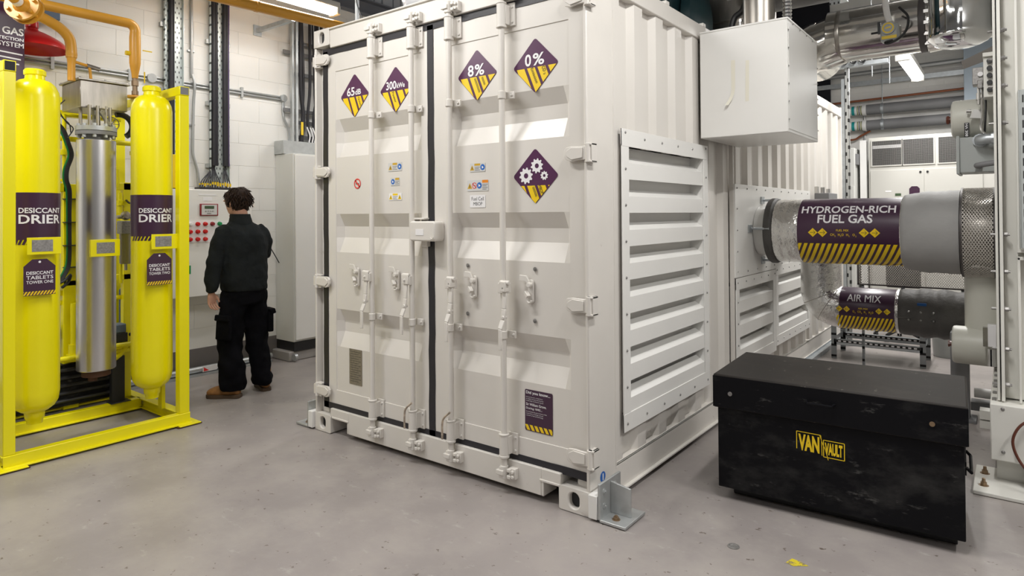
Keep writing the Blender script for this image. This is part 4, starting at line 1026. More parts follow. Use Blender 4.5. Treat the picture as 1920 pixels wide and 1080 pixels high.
B(MB().tube(smooth_path([(1.80, 1.585, .42), (1.69, 1.57, .38), (1.642, 1.56, .29), (1.66, 1.55, .20), (1.72, 1.53, .12), (1.80, 1.52, .06)]), .007, 8), 'brown_hose', 'brownhose', vs_t)
B(MB().box(1.46, 1.56, 2.75, 2.85, .06, .12).box(1.46, 1.56, 2.75, 2.85, .0, .05), 'side_foot', 'vessel_w', vs_t)
# upper stub drum
dm = B(MB().lathe([(.0, 1.348), (.10, 1.348), (.118, 1.356), (.122, 1.37), (.122, 1.578)], (0, 2.35, 2.085), 'x', 36), 'upper_drum', 'vessel', vs_t)
B(MB().cyl((1.318, 2.35, 2.085), (1.35, 2.35, 2.085), .022, n=10).cyl((1.322, 2.35, 2.085), (1.335, 2.35, 2.085), .030, n=6), 'drum_plug', 'brownhose', dm)
tg = B(MB().box(1.421, 1.447, 2.218, 2.224, 1.955, 2.045), 'number_tag', 'black_print', vs_t)
B(MB().text('HV 308', lambda u, v: Vector((1.440-v, 2.2175, 2.040-u)), 0, .08, 0, .014), 'lettering', 'white_print', tg, smooth=False)
# junction box with conduits
jb = B(MB().box(1.40, 1.578, 2.12, 2.40, 1.728, 1.945), 'junction_box', 'boxgrey', vs_t, bevel=.004)
B(MB().box(1.383, 1.40, 2.11, 2.41, 1.72, 1.955), 'box_lid', 'boxgrey', jb, bevel=.003)
m_ = MB().tube([(1.505, 2.12, 1.92), (1.505, 2.07, 1.92)]+list(arc((1.545, 2.07, 1.92), .04, 180, 270, 8, (1,0,0), (0,1,0)))+[(1.60, 2.03, 1.92), (1.70, 2.03, 1.925)], .030, 14)
m_.cyl((1.505, 2.12, 1.92), (1.505, 2.10, 1.92), .04, n=14).cyl((1.56, 2.03, 1.92), (1.585, 2.03, 1.92), .036, n=8).cyl((1.655, 2.03, 1.923), (1.69, 2.03, 1.924), .037, n=8)
B(m_, 'conduit_elbow', 'zinc', vs_t)
m_ = MB().tube(smooth_path([(1.50, 2.12, 1.765), (1.49, 2.06, 1.765), (1.53, 2.03, 1.77), (1.62, 2.02, 1.78), (1.70, 2.02, 1.785)]), .017, 12).cyl((1.65, 2.02, 1.783), (1.68, 2.02, 1.784), .024, n=8)
B(m_, 'flexible_conduit', 'insul', vs_t)
# deflector flap, valve block and gauge
B(MB().slab([(1.421, 2.385), (1.578, 2.435), (1.578, 2.510), (1.410, 2.435)], plane((0, 2.22, 0), (1,0,0), (0,0,1)), .006), 'deflector_flap', 'flap', vs_t)
B(MB().box(1.526, 1.60, 1.95, 2.2, 2.395, 2.42).box(1.528, 1.578, 1.97, 2.2, 2.16, 2.395), 'terminal_box', 'vessel_w', vs_t, bevel=.003)
m_ = MB()
for k in range(5): m_.cyl((1.558, 1.969, 2.20+.042*k), (1.558, 1.945, 2.20+.042*k), .014, n=10)
B(m_, 'cable_gland', 'black_plastic', vs_t)
vb = B(MB().box(1.47, 1.525, 2.10, 2.2, 2.26, 2.365).box(1.495, 1.52, 2.09, 2.11, 2.235, 2.285), 'valve_block', 'plaque', vs_t, bevel=.003)
B(MB().cyl((1.51, 2.10, 2.32), (1.51, 2.085, 2.32), .014, n=14), 'gauge', 'white_print', vb)
m_ = MB().tube([(1.50, 2.12, 2.26), (1.50, 2.12, 2.14)], .008, 8).tube([(1.515, 2.12, 2.26), (1.517, 2.12, 2.12), (1.515, 2.15, 2.05)], .006, 8)
m_.cyl((1.50, 2.12, 2.21), (1.50, 2.12, 2.17), .013, n=8).cyl((1.515, 2.12, 2.2), (1.515, 2.12, 2.18), .011, n=8)
B(m_, 'valve_fitting', 'steel', vs_t)
B(MB().tube(smooth_path([(1.525, 2.11, 2.24), (1.535, 2.09, 2.14), (1.53, 2.09, 2.02), (1.525, 2.12, 1.95)]), .006, 8), 'black_lead', 'black_plastic', vs_t)
B(MB().tube(smooth_path([(1.515, 2.10, 2.05), (1.51, 2.08, 1.99), (1.53, 2.08, 1.955), (1.575, 2.1, 1.95)]), .008, 8), 'braided_line', 'steel', vs_t)
B(MB().slab([(1.45, 2.07), (1.525, 2.06), (1.52, 2.115), (1.47, 2.12)], plane((0, 2.20, 0), (1,0,0), (0,0,1)), .02).cyl((1.435, 2.19, 2.115), (1.46, 2.19, 2.112), .012, n=8), 'actuator_lever', 'steel', vs_t)
# lower riser and drum
B(MB().cyl((1.50, 2.72, .55), (1.50, 2.72, 1.10), .115, n=32), 'riser', 'vessel', vs_t)
dm2 = B(MB().lathe([(.0, 1.318), (.115, 1.318), (.125, 1.325), (.128, 1.34), (.128, 1.578)], (0, 2.66, .575), 'x', 36), 'lower_drum', 'vessel', vs_t)
B(MB().cyl((1.30, 2.66, .575), (1.32, 2.66, .575), .018, n=8).cyl((1.292, 2.66, .575), (1.302, 2.66, .575), .024, n=6), 'drum_plug', 'brownhose', dm2)
B(MB().box(1.52, 1.565, 2.40, 2.46, .62, .76), 'clip_box', 'white_print', vs_t, bevel=.003)
B(MB().box(1.495, 1.52, 2.40, 2.45, .62, .74), 'clear_cover', 'glass', vs_t)
B(MB().cyl((1.54, 2.45, .49), (1.54, 2.45, .60), .024, n=14), 'sight_glass', 'chromed', vs_t)
B(MB().box(1.29, 1.40, 2.86, 2.97, .02, .62).box(1.26, 1.44, 2.82, 3.0, .0, .02), 'support_column', 'insul', vs_t, bevel=.003)
B(MB().cyl((1.42, 3.05, .17), (1.57, 3.05, .17), .035, n=16), 'drain_pipe', 'plain_white', vs_t)
B(MB().box(1.40, 1.58, 3.0, 3.12, .05, .11), 'drain_tray', 'insul', vs_t)

# ================================================================== OVERHEAD DUCTS
DYY, DZ, DR = 3.25, 2.965, .215
du = thing('stainless_duct', (.9, DYY, DZ-DR), 'big polished steel duct running overhead to the right', 'duct')
m_ = MB().lathe([(DR*.9, .44), (DR, .45)]+[(DR*(1+.004*(k % 2)), .46+k*.075) for k in range(9)]+[(DR, 1.16)], (0, DYY, DZ), 'x', 56)
B(m_, 'duct_run', 'stainless', du)
B(MB().tube([(.52, DYY, DZ-.02)]+list(arc((.40, DYY+.17, DZ-.05), .15, -90, -180, 8, (1,0,0), (0,1,0)))+[(.25, DYY+.5, DZ-.05)], DR*.98, 40), 'duct_elbow', 'stainless', du)
B(MB().lathe([(DR, .52), (DR*1.015, .525), (DR*1.015, .55), (DR, .555)], (0, DYY, DZ), 'x', 56), 'seam_band', 'stainless_dull', du)
B(MB().lathe([(DR, 1.10), (DR*1.05, 1.105), (DR*1.05, 1.145), (DR, 1.15)], (0, DYY, DZ), 'x', 56), 'clamp_band', 'wire_dark', du)
m_ = MB()
for k in range(6): c = Vector((1.16, DYY-DR*1.03*math.cos(R(-55+22*k)), DZ+DR*1.03*math.sin(R(-55+22*k)))); m_.box(c.x-.02, c.x+.02, c.y-.006, c.y+.006, c.z-.012, c.z+.012)
B(m_, 'clamp_latch', 'steel', du)
m_ = MB().lathe([(DR, 1.16), (DR*.99, 1.20), (DR*.85, 1.42), (DR*.75, 1.572)], (0, DYY, DZ-.015), 'x', 56); B(m_, 'cone', 'stainless', du)
vt = tag(B(MB().lathe([(.0, 2.645), (.06, 2.648), (.115, 2.660), (.16, 2.685), (.182, 2.708), (.193, 2.718), (.197, 2.735), (.193, 2.755), (.190, 2.80), (.190, 3.02), (.195, 3.03), (.190, 3.04), (.190, 4.6)], (1.378, 2.82, 0), 'z', 56), 'vertical_duct', 'chromed'), 'mirror bright upright duct above the flanged machine', 'duct')
gd = thing('grey_duct', (.5, 3.0, 3.28), 'dull grey duct crossing at the top behind the plenum box', 'duct')
B(MB().lathe([(.19, -.2), (.2, -.18), (.2, 1.10), (.19, 1.12)], (0, 3.1, 3.44), 'x', 40), 'duct_run', 'greyduct', gd)
tag(B(MB().box(.52, .60, 2.885, 2.888, 3.14, 4.4).box(.52, .60, 2.888, 3.2, 3.234, 3.237), 'perforated_strap', 'slots_strap'), 'perforated metal strap hanging by the grey duct', 'strap')
tag(B(MB().box(-.25, 1.12, 2.45, 2.75, 3.30, 3.6), 'white_trunking', 'plain_white', bevel=.004), 'white trunking along the top edge above the ducts', 'trunking')
ac = thing('damper_actuator', (.92, 2.98, 2.80), 'grey damper actuator with yellow dial on the polished duct', 'actuator')
B(MB().box(.865, .985, 2.93, 3.03, 2.80, 2.93), 'housing', 'boxgrey', ac, bevel=.012)
B(MB().cyl((.92, 2.93, 2.895), (.92, 2.915, 2.895), .048, n=24), 'dial_boss', 'boxgrey', ac)
m_ = MB(); fn = plane((.92, 2.914, 2.895), (1,0,0), (0,0,1)); ring_faces(m_, circle(0, 0, .040, 24), circle(0, 0, .030, 24), fn); m_.poly([(-.018, -.006), (.018, .0), (.018, .01), (-.018, .004)], fn)
B(m_, 'dial', 'hyellow', ac)
B(MB().box(.875, .975, 2.926, 2.93, 2.815, 2.838), 'yellow_label', 'hyellow', ac)
B(MB().tube(smooth_path([(.90, 2.82, 3.3), (.91, 2.90, 3.05), (.93, 2.92, 2.94)]), .022, 10), 'flexible_sleeve', 'plain_white', ac)
B(MB().tube(smooth_path([(.99, 2.96, 3.05), (1.05, 2.93, 2.96), (1.04, 2.92, 2.86), (.985, 2.92, 2.80), (.92, 2.92, 2.775), (.90, 2.93, 2.79), (.95, 2.92, 2.795)]), .009, 8), 'cable', 'black_plastic', ac)
B(MB().box(.845, .865, 2.95, 2.98, 2.87, 2.96).cyl((.80, 2.96, 2.88), (.86, 2.96, 2.88), .008, n=8), 'bracket', 'black_plastic', ac)

# ================================================================== BACK OF THE ROOM
ch = thing('cooling_cabinet', (.63, 7.7, 0), 'white cooling cabinet with black wire grilles at the far wall', 'cabinet')
cx0, cx1, cyf = .088, 1.62, 7.40
B(MB().box(cx0, cx1, cyf, 8.3, .0, 2.515), 'body', 'offwhite', ch, bevel=.006)
for a, b in ((.135, .483), (.503, .848), (.905, 1.255)):
    B(MB().box(a, b, cyf-.004, cyf-.001, 2.13, 2.463), 'grille_back', 'dark', ch)
    m_ = MB()
    for k in range(25): xx = a+(b-a)*k/24; m_.box(xx-.0012, xx+.0012, cyf-.012, cyf-.008, 2.13, 2.463)
    for k in range(24): zz = 2.13+.333*k/23; m_.box(a, b, cyf-.010, cyf-.006, zz-.0012, zz+.0012)
    B(m_, 'wire_grille', 'grille', ch)
    B(MB().box(a-.015, a, cyf-.016, cyf, 2.115, 2.478).box(b, b+.015, cyf-.016, cyf, 2.115, 2.478).box(a, b, cyf-.016, cyf, 2.115, 2.13).box(a, b, cyf-.016, cyf, 2.463, 2.478), 'grille_frame', 'offwhite', ch)
B(MB().box(.14, .48, cyf-.006, cyf-.004, 2.36, 2.405), 'tube_behind_grille', 'white_print', ch)
for a, b, kx in ((.11, .735, .70), (.745, 1.37, .78)):
    d_ = B(MB().box(a, b, cyf-.018, cyf, .10, 2.06), 'door', 'offwhite', ch, bevel=.004)
    B(MB().cyl((kx, cyf-.018, 2.02), (kx, cyf-.03, 2.02), .013, n=14), 'knob', 'black_plastic', d_)
B(MB().box(.405, .475, cyf-.021, cyf-.018, 1.705, 1.74), 'display', 'lcd', ch)
B(MB().box(.29, .36, cyf-.020, cyf-.018, 1.76, 1.78), 'paper_label', 'white_print', ch)
P = [(.57, 1.72), (.69, 1.72), (.69, 1.80), (.662, 1.83), (.598, 1.83), (.57, 1.80)]
B(MB().slab(P, plane((0, cyf-.02, 0), (1,0,0), (0,0,1)), .003), 'purple_tag', 'purple_d', ch)
ca = thing('grey_cabinet', (-.2, 7.6, 0), 'tall grey cabinet beside the slotted upright at the far wall', 'cabinet')
B(MB().box(-.5, -.06, 7.25, 8.0, 0, 2.38), 'body', 'cabinet_side', ca, bevel=.006)
B(MB().box(-.49, -.07, 7.235, 7.25, .1, 1.85), 'door', 'cabinet_side', ca, bevel=.003)
B(MB().box(-.062, -.03, 7.3, 7.5, 2.15, 2.3), 'hinge_block', 'insul', ca)
B(MB().box(-.02, .06, 7.40, 7.5, 0, 2.49), 'panel_edge', 'plain_white', ca)
for zc, lab_, yy in ((3.06, 'thick grey insulated pipe with coloured bands, upper of two on the far wall', 8.45), (2.82, 'thick grey insulated pipe with coloured bands, lower of two on the far wall', 8.45)):
    t = thing('insulated_pipe', (.5, yy, zc-.08), lab_, 'pipe', 'insulated pipes on the far wall')
    B(MB().cyl((-.095, yy, zc), (2.6, yy, zc), .078, n=24), 'pipe_run', 'insul', t)
    B(MB().cyl((-1.4, yy, zc), (-.12, yy, zc), .070, n=24), 'bare_pipe', 'plain_white', t)
    for a, b, mm in ((-.352, -.325, 'olive_band'), (-.292, -.252, 'teal_band'), (-.215, -.203, 'olive_band'), (-.192, -.180, 'black_print'), (-.168, -.156, 'olive_band')):
        B(MB().cyl((a, yy, zc), (b, yy, zc), .0715, n=24), 'colour_band', mm, t)
    B(MB().cyl((-.142, yy, zc), (-.092, yy, zc), .086, n=24), 'end_collar', 'plain_white', t)
    B(MB().cyl((.12, yy, zc+.07), (.12, yy, zc+(1.2 if zc > 3 else .155)), .006, n=6).lathe([(.080, .10), (.084, .102), (.084, .135), (.080, .14)], (0, yy, zc), 'x', 24), 'pipe_hanger', 'zinc', t)
tag(B(MB().tube([(-1.0, 8.5, 3.20), (2.6, 8.5, 3.275)], .017, 10), 'copper_pipe', 'copper'), 'straight copper pipe along the far wall', 'pipe')
tag(B(MB().tube(smooth_path([(-.5, 8.5, 2.62), (-.28, 8.5, 2.62), (-.2, 8.5, 2.66), (-.05, 8.5, 2.74)]), .016, 8), 'copper_branch', 'copper'), 'short bent copper tube below the insulated pipes', 'pipe')
tag(B(MB().box(-1.0, 2.6, 8.50, 8.56, 3.45, 3.52), 'wall_strut', 'zinc'), 'long galvanised strut on the far wall', 'strut')
tag(B(MB().tube([(-1.0, 8.48, 3.63), (2.6, 8.48, 3.66)], .035, 12), 'grey_wall_pipe', 'pvc'), 'thin grey pipe above the far wall strut', 'pipe')
tag(B(MB().cyl((-.14, 8.56, 2.5), (-.14, 8.56, 3.0), .012, n=8), 'upright_conduit', 'pvc'), 'short upright conduit under the insulated pipes', 'conduit')
tag(B(MB().box(1.15, 1.50, 8.2, 8.45, 0, ZC).box(1.56, 1.62, 8.2, 8.45, 0, ZC), 'steel_column', 'pale_strut', bevel=.004), 'pale blue steel column at the far right', 'column')
# slotted upright with cross arms
su = thing('slotted_upright', (.20, 5.25, 0), 'tall slotted steel upright behind the plenum box', 'strut')
B(MB().box(.19, .232, 5.25, 5.253, 0, 3.3).box(.19, .193, 5.25, 5.30, 0, 3.3).box(.229, .232, 5.25, 5.30, 0, 3.3), 'post', 'slots_strut', su)
B(MB().box(.155, .188, 5.245, 5.30, 0, 2.98), 'post_channel', 'zinc', su)
B(MB().box(-.45, .62, 5.22, 5.26, 3.10, 3.145).box(-.45, .62, 5.26, 5.30, 3.10, 3.104), 'cross_arm', 'zinc', su)
m_ = MB()
for k in range(8): m_.tube(arc((-.25+k*.09, 5.20, 3.16), .028, 180, 360, 6, (1,0,0), (0,0,1)), .010, 6)
B(m_, 'cable_loop', 'black_plastic', su)
tag(B(MB().box(.60, .66, 5.3, 6.3, 3.35, 3.39).box(.60, .604, 5.3, 6.3, 3.35, 3.42).box(.656, .66, 5.3, 6.3, 3.35, 3.42), 'strut_channel', 'zinc'), 'short strut channel under the ceiling by the far light', 'strut')
for xx in (.44, .61): tag(B(MB().cyl((xx, 5.4, 3.0 if xx < .5 else 2.9), (xx, 5.4, ZC), .005, n=6), 'drop_rod', 'zinc'), 'thin threaded drop rod %s of the two by the slotted upright' % ('left' if xx < .5 else 'right'), 'rod')
vm = thing('valve_manifold', (.0, 4.9, 1.72), 'small dark valve block on top of the far louvre plate', 'valve')
B(MB().box(.02, .16, 4.55, 4.95, 1.56, 1.69), 'body', 'insul', vm, bevel=.004)
B(MB().cyl((.09, 4.6, 1.69), (.09, 4.6, 1.75), .02, n=10).cyl((.09, 4.85, 1.69), (.09, 4.85, 1.74), .02, n=10).box(.02, .05, 4.55, 4.62, 1.69, 1.76), 'fittings', 'steel', vm)
m_ = MB(); m_.box(-.86, -.76, 8.585, 8.6, 3.30, 3.36); 
tag(B(m_, 'red_notice', 'red_print'), 'tiny red notice high on the far wall', 'sign')
# floor marks
tag(B(MB().add([(.872, .150, .001), (.905, .140, .001), (.957, .178, .001), (.925, .192, .001), (.885, .200, .001)], [(0,1,2,3,4)]), 'paint_patch', 'yellow_mark'), 'small patch of yellow paint on the near floor', 'paint mark')
tag(B(MB().lathe([(.0, .0005), (.026, .0005), (.026, .003), (.018, .004), (.017, .002), (0, .002)], (.650, .149, 0), 'z', 24), 'floor_socket', 'plaque'), 'small round metal socket set in the near floor', 'floor fitting')
# ================================================================== DESICCANT DRIER SKID
sk = thing('drier_skid', (-3.6, -1.0, 0), 'yellow framed desiccant drier with two towers and a silver vessel', 'machine')
def tube_box(m_, x0, x1, y0, y1, z0, z1): return m_.box(x0, x1, y0, y1, z0, z1)
XF, XB, YA, YC = -3.05, -4.20, -1.562, -.471
for x0 in (XF-.065, XB):
    for y0, y1 in ((YA, YA+.063), (YC-.070, YC)):
        B(MB().box(x0, x0+.065, y0, y1, .084, 2.36), 'frame_post', 'yellow', sk, bevel=.004)
for y0, y1, mm in ((YA, YA+.063, 'dark'), (YC-.070, YC, 'insul')):
    bmx = B(MB().box(XB, XF+.004, y0, y1, 2.36, 2.425), 'top_beam', 'yellow', sk, bevel=.004)
    B(MB().box(XF+.0042, XF+.0055, y0+.006, y1-.006, 2.366, 2.419), 'beam_end', mm, bmx)  # left: dark plate gives the shade inside the open tube end
for z0, z1 in ((2.37, 2.42), (2.27, 2.32)):
    B(MB().box(XB+.0, XB+.05, YA+.06, YC-.07, z0, z1), 'rear_cross_beam', 'yellow', sk, bevel=.003)
# base channels
def channel_y(x, y0, y1, flip=1):
    return MB().box(x-.004, x+.004, y0, y1, .014, .083).box(min(x-.0, x-.055*flip), max(x, x-.055*flip), y0, y1, .075, .084).box(min(x+.035*flip, x-.05*flip), max(x+.035*flip, x-.05*flip), y0, y1, .012, .021)
B(channel_y(XF+.005, YA, YC), 'base_channel', 'yellow', sk, bevel=.002)
B(channel_y(XB, YA, YC, -1), 'base_channel', 'yellow', sk, bevel=.002)
B(channel_y(-3.72, YA+.05, YC-.05), 'base_channel', 'yellow', sk, bevel=.002)
for y, s in ((YA+.03, -1), (YC-.03, 1)):
    B(MB().box(XB, XF, y-.004, y+.004, .014, .083).box(XB, XF, y-.035, y+.035, .075, .084).box(XB, XF, y-.035, y+.045, .012, .021), 'base_channel', 'yellow', sk, bevel=.002)
for y in (YA-.04, YC-.10):
    B(MB().box(XF-.10, XF+.07, y, y+.15, .0085, .016), 'sole_plate', 'yellow', sk, bevel=.002)
    B(MB().box(XF-.09, XF+.06, y-.01, y+.16, 0, .009), 'packing_pad', 'wood', sk)
# towers
TR = .133
def towermap(cx, cy, r): return lambda u, v, w=0: Vector((cx+(r+.0025)*math.cos(u/r), cy+(r+.0025)*math.sin(u/r), v))
for cy, one, num in ((-1.345, True, 'TOWER ONE'), (-.638, False, 'TOWER TWO')):
    cx = -3.26
    prof = [(.0, .19), (.042, .19), (.045, .215), (.052, .225), (.055, .262), (.075, .272), (.105, .295), (.125, .33), (TR, .385), (TR, 2.25), (.128, 2.29), (.11, 2.33), (.085, 2.355), (.055, 2.365), (.052, 2.39), (.06, 2.395), (.06, 2.42), (.052, 2.43), (0, 2.432)]
    t = B(MB().lathe(prof, (cx, cy, 0), 'z', 48), 'desiccant_tower', 'yellow', sk)
    t['label'] = 'tall yellow pressure tower with purple DESICCANT DRIER band'
    B(MB().box(cx-.30, cx-.12, cy-.03, cy+.03, .50, .53).box(cx-.30, cx-.12, cy-.03, cy+.03, 1.95, 1.98), 'tower_bracket', 'yellow', t)
    if not one: B(MB().box(cx-.09, cx-.03, cy+.08, cy+.105, .083, .36), 'tower_leg', 'yellow', t)
    b = MB(); prof = [(TR, 1.352), (TR+.0015, 1.353), (TR+.0015, 1.644), (TR, 1.645)]
    b.lathe(prof, (cx, cy, 0), 'z', 64); B(b, 'label_band', 'purple_d', t)
    mp = towermap(cx, cy, TR)
    ta0, ta1 = (-.122, .122) if one else (-.138, .104)
    m_ = MB().text('DESICCANT', mp, ta0, ta1, 1.517, 1.55).text('DRIER', mp, ta0, ta1, 1.452, 1.507); B(m_, 'lettering', 'white_print', t, smooth=False)
    m_ = MB(); u = -.20
    while u < .2:
        m_.poly([(u, 1.322), (u+.016, 1.322), (u+.030, 1.352), (u+.014, 1.352)], mp); u += .024
    B(m_, 'hazard_stripes', 'purple_d', t, smooth=False)
    # hung tag
    y0 = cy-.106 if one else cy-.106; x_ = -3.092; za = 1.012; yb_ = y0+.166
    P = [(y0, za), (yb_, za), (yb_, za+.178), (yb_-.045, za+.222), (y0+.045, za+.222), (y0, za+.178)]
    fn = plane((x_, 0, 0), (0,1,0), (0,0,1))
    tg = B(MB().slab(P, fn, .002), 'hung_tag', 'purple_d', t)
    f2 = lambda u, v, w=0: fn(u, v, .003)
    m_ = MB().text('DESICCANT', f2, y0+.014, yb_-.012, za+.128, za+.148).text('TABLETS', f2, y0+.014, yb_-.012, za+.099, za+.121).text('TOWER ONE' if one else 'TOWER TWO', f2, y0+.014, yb_-.012, za+.072, za+.091)
    m_.poly(circle((y0+yb_)/2, za+.205, .007, 12), f2)
    B(m_, 'tag_lettering', 'white_print', t, smooth=False)
    m_ = MB(); u = y0-.02
    while u < yb_:
        q = clip([(u, za+.003), (u+.010, za+.003), (u+.024, za+.026), (u+.014, za+.026)], [(1, 0, yb_), (-1, 0, -y0)])
        if q: m_.poly(q, f2)
        u += .017
    B(m_, 'tag_stripes', 'hyellow', t, smooth=False)
    # rating plate
    y0 = cy-.09 if one else cy-.078; z0 = 1.262; x_ = -3.085
    B(MB().box(x_-.004, x_, y0, y0+.18, z0, z0+.105).box(x_-.05, x_-.004, y0+.02, y0+.16, z0+.045, z0+.06), 'plate_holder', 'yellow', t, bevel=.002)
    B(MB().box(x_, x_+.002, y0+.025, y0+.135, z0+.018, z0+.09), 'rating_plate', 'plaque', t)
# silver vessel
cx, cy = -3.55, -.893
sv = B(MB().lathe([(.0, .405), (.118, .405), (.122, .41), (.122, 2.035), (.118, 2.04), (0, 2.04)], (cx, cy, 0), 'z', 56), 'silver_vessel', 'cladmetal', sk)
sv['label'] = 'brushed silver clad upright vessel between the two towers'
B(MB().cyl((cx, cy, .36), (cx, cy, .405), .09, n=24).cyl((cx+.02, cy-.03, .33), (cx+.02, cy-.03, .36), .03, n=12), 'vessel_foot', 'wood', sv)
B(MB().box(-3.428, -3.404, cy-.088, cy+.100, 1.213, 1.332), 'plate_holder', 'yellow', sv, bevel=.002)
B(MB().box(-3.404, -3.402, cy-.05, cy+.065, 1.235, 1.312), 'rating_plate', 'plaque', sv)
B(MB().cyl((cx, cy, 2.04), (cx, cy, 2.075), .075, n=24).cyl((cx, cy, 2.075), (cx, cy, 2.10), .128, n=36), 'neck_flange', 'insul', sv)
B(MB().cyl((cx, cy, 2.104), (cx, cy, 2.135), .128, n=36), 'top_flange', 'zinc_light', sv)
m_ = MB()
for k in range(10):
    a = 2*PI*k/10+.2; c = Vector((cx+.11*math.cos(a), cy+.11*math.sin(a), 0)); m_.cyl((c.x, c.y, 2.055), (c.x, c.y, 2.075), .013, n=6).cyl((c.x, c.y, 2.135), (c.x, c.y, 2.153), .013, n=6)
B(m_, 'flange_bolts', 'zinc_light', sv)
for dx, dy in ((.08, -.02), (.075, -.07), (.05, .07), (-.06, -.08), (-.05, .03), (.09, .03)): B(MB().cyl((cx+dx, cy+dy, 2.135), (cx+dx, cy+dy, 2.28), .0115 if dy != .03 else .007, n=10), 'standoff', 'stainless_dull', sv)
m_ = MB().box(-3.58, -3.54, -.91, -.87, 2.14, 2.27).bar((-3.46, -.90, 2.24), (-3.47, -.84, 2.15), .02, .02); B(m_, 'terminal_cover', 'plaque', sv)
hb = B(MB().box(-3.85, -3.50, -1.012, -.705, 2.262, 2.455), 'terminal_box', 'stainless_dull', sk, bevel=.006)
B(MB().box(-3.865, -3.485, -1.027, -.690, 2.455, 2.468), 'box_lid', 'stainless_dull', hb, bevel=.003)
m_ = MB()
for a, b in ((-3.49, -1.02), (-3.49, -.86), (-3.49, -.70), (-3.85, -1.02), (-3.68, -1.02)): m_.cyl((a-.006, b+.006, 2.468), (a-.006, b+.006, 2.476), .007, n=8)
B(m_, 'lid_screws', 'steel', hb)
B(MB().tube(arc((-3.62, -.71, 2.17), .085, -60, 110, 14, (0,1,0), (0,0,1)), .021, 10), 'corrugated_hose', 'black_plastic', hb)
m_ = MB().tube(arc((-3.70, -.735, 2.19), .05, 0, 360, 20, (0,1,0), (0,0,1)), .004, 6, False)
for a in (0, 60, 120): m_.cyl((-3.70, -.735-.05*math.cos(R(a)), 2.19-.05*math.sin(R(a))), (-3.70, -.735+.05*math.cos(R(a)), 2.19+.05*math.sin(R(a))), .003, n=6)
B(m_, 'hand_wheel', 'steel', hb)
# inner frame and pipework
def part(m_, name, mm, bevel=0): return B(m_, name, mm, sk, bevel=bevel)
part(MB().box(-3.90, -3.84, -1.005, -.905, .084, 1.735), 'inner_post', 'yellow', .004)
part(MB().box(-3.90, -3.84, -.60, -.545, .084, 1.76), 'inner_post', 'yellow', .004)
for z0, z1, y0, y1, xx in ((1.675, 1.74, -1.49, -.96, -3.84), (1.70, 1.755, -.70, -.54, -3.84), (.985, 1.025, -1.49, -.9, -3.84), (.915, .955, -1.49, -.9, -3.86), (1.00, 1.045, -.72, -.54, -3.84), (1.755, 1.775, -1.49, -.95, -3.9)):
    part(MB().box(xx-.05, xx, y0, y1, z0, z1), 'inner_rail', 'yellow', .003)
part(MB().box(-4.0, -3.92, -1.20, -1.06, 1.15, 1.70), 'inner_plate', 'yellow', .003)
for z, r_, y0, y1, xx in ((2.25, .012, -1.45, -.60, -3.9), (2.075, .020, -1.45, -.5, -3.92), (1.965, .016, -1.45, -.93, -3.9), (.86, .018, -1.45, -.55, -3.9), (.47, .020, -1.45, -.55, -3.75), (.515, .020, -.80, -.55, -3.72)):
    part(MB().cyl((xx, y0, z), (xx, y1, z), r_, n=12), 'yellow_pipe', 'yellow')
part(MB().cyl((-3.87, -.99, 1.7), (-3.87, -.99, 2.25), .014, n=12).cyl((-3.87, -.99, 1.95), (-3.87, -.99, 1.99), .024, n=12), 'yellow_pipe', 'yellow')
part(MB().cyl((-3.80, -.95, .47), (-3.80, -.95, .86), .024, n=12).cyl((-3.80, -.95, .49), (-3.80, -.95, .56), .036, n=12).cyl((-3.80, -.95, .44), (-3.80, -.95, .49), .05, n=12), 'yellow_pipe', 'yellow')
part(MB().tube([(-3.75, -.72, .40), (-3.75, -.66, .44), (-3.74, -.62, .50), (-3.74, -.60, .52), (-3.72, -.56, .48), (-3.72, -.56, .40)], .020, 10), 'yellow_elbow', 'yellow')
part(MB().cyl((-3.85, -.64, 1.72), (-3.85, -.64, 1.86), .014, n=10), 'yellow_stub', 'yellow')
part(MB().cyl((-3.85, -.62, 1.52), (-3.85, -.62, 1.68), .016, n=10).cyl((-3.85, -.62, 1.58), (-3.85, -.62, 1.62), .024, n=8), 'yellow_fitting', 'yellow')
part(MB().cyl((-3.80, -.635, .98), (-3.80, -.635, 1.2), .012, n=8), 'yellow_stub', 'yellow')
part(MB().tube(smooth_path([(-3.84, -.58, 1.62), (-3.80, -.575, 1.60), (-3.78, -.56, 1.60)]), .008, 6), 'hand_lever', 'black_plastic')
fl_ = part(MB().box(-3.80, -3.70, -.665, -.575, 1.36, 1.46), 'filter_head', 'plaque', .006)
B(MB().lathe([(.038, 1.13), (.042, 1.14), (.042, 1.36)], (-3.75, -.62, 0), 'z', 20), 'filter_bowl', 'glass', fl_)
B(MB().cyl((-3.75, -.62, 1.08), (-3.75, -.62, 1.13), .012, n=8), 'filter_drain', 'steel', fl_)
B(MB().lathe([(.0, -.03), (.022, -.028), (.034, -.01), (.034, .01), (.022, .03), (0, .032)], (-3.75, -.62, 1.50), 'x', 16).cyl((-3.75, -.68, 1.49), (-3.75, -.56, 1.49), .014, n=10), 'regulator', 'stainless_dull', fl_)
part(MB().lathe([(.0, .42), (.055, .42), (.06, .43), (.06, .90), (.05, .92), (0, .92)], (-4.02, -.50, 0), 'z', 20), 'blue_bottle', 'blue')
part(MB().box(-3.86, -3.76, -.69, -.61, .60, .67), 'blue_motor', 'bluegrey', .01)
part(MB().box(-3.98, -3.85, -1.18, -1.02, .58, .72), 'grey_motor', 'boxgrey', .03)
part(MB().box(-3.86, -3.76, -.70, -.60, .52, .60).cyl((-3.74, -.60, .585), (-3.74, -.54, .585), .014, n=8), 'valve_body', 'black_plastic', .006)
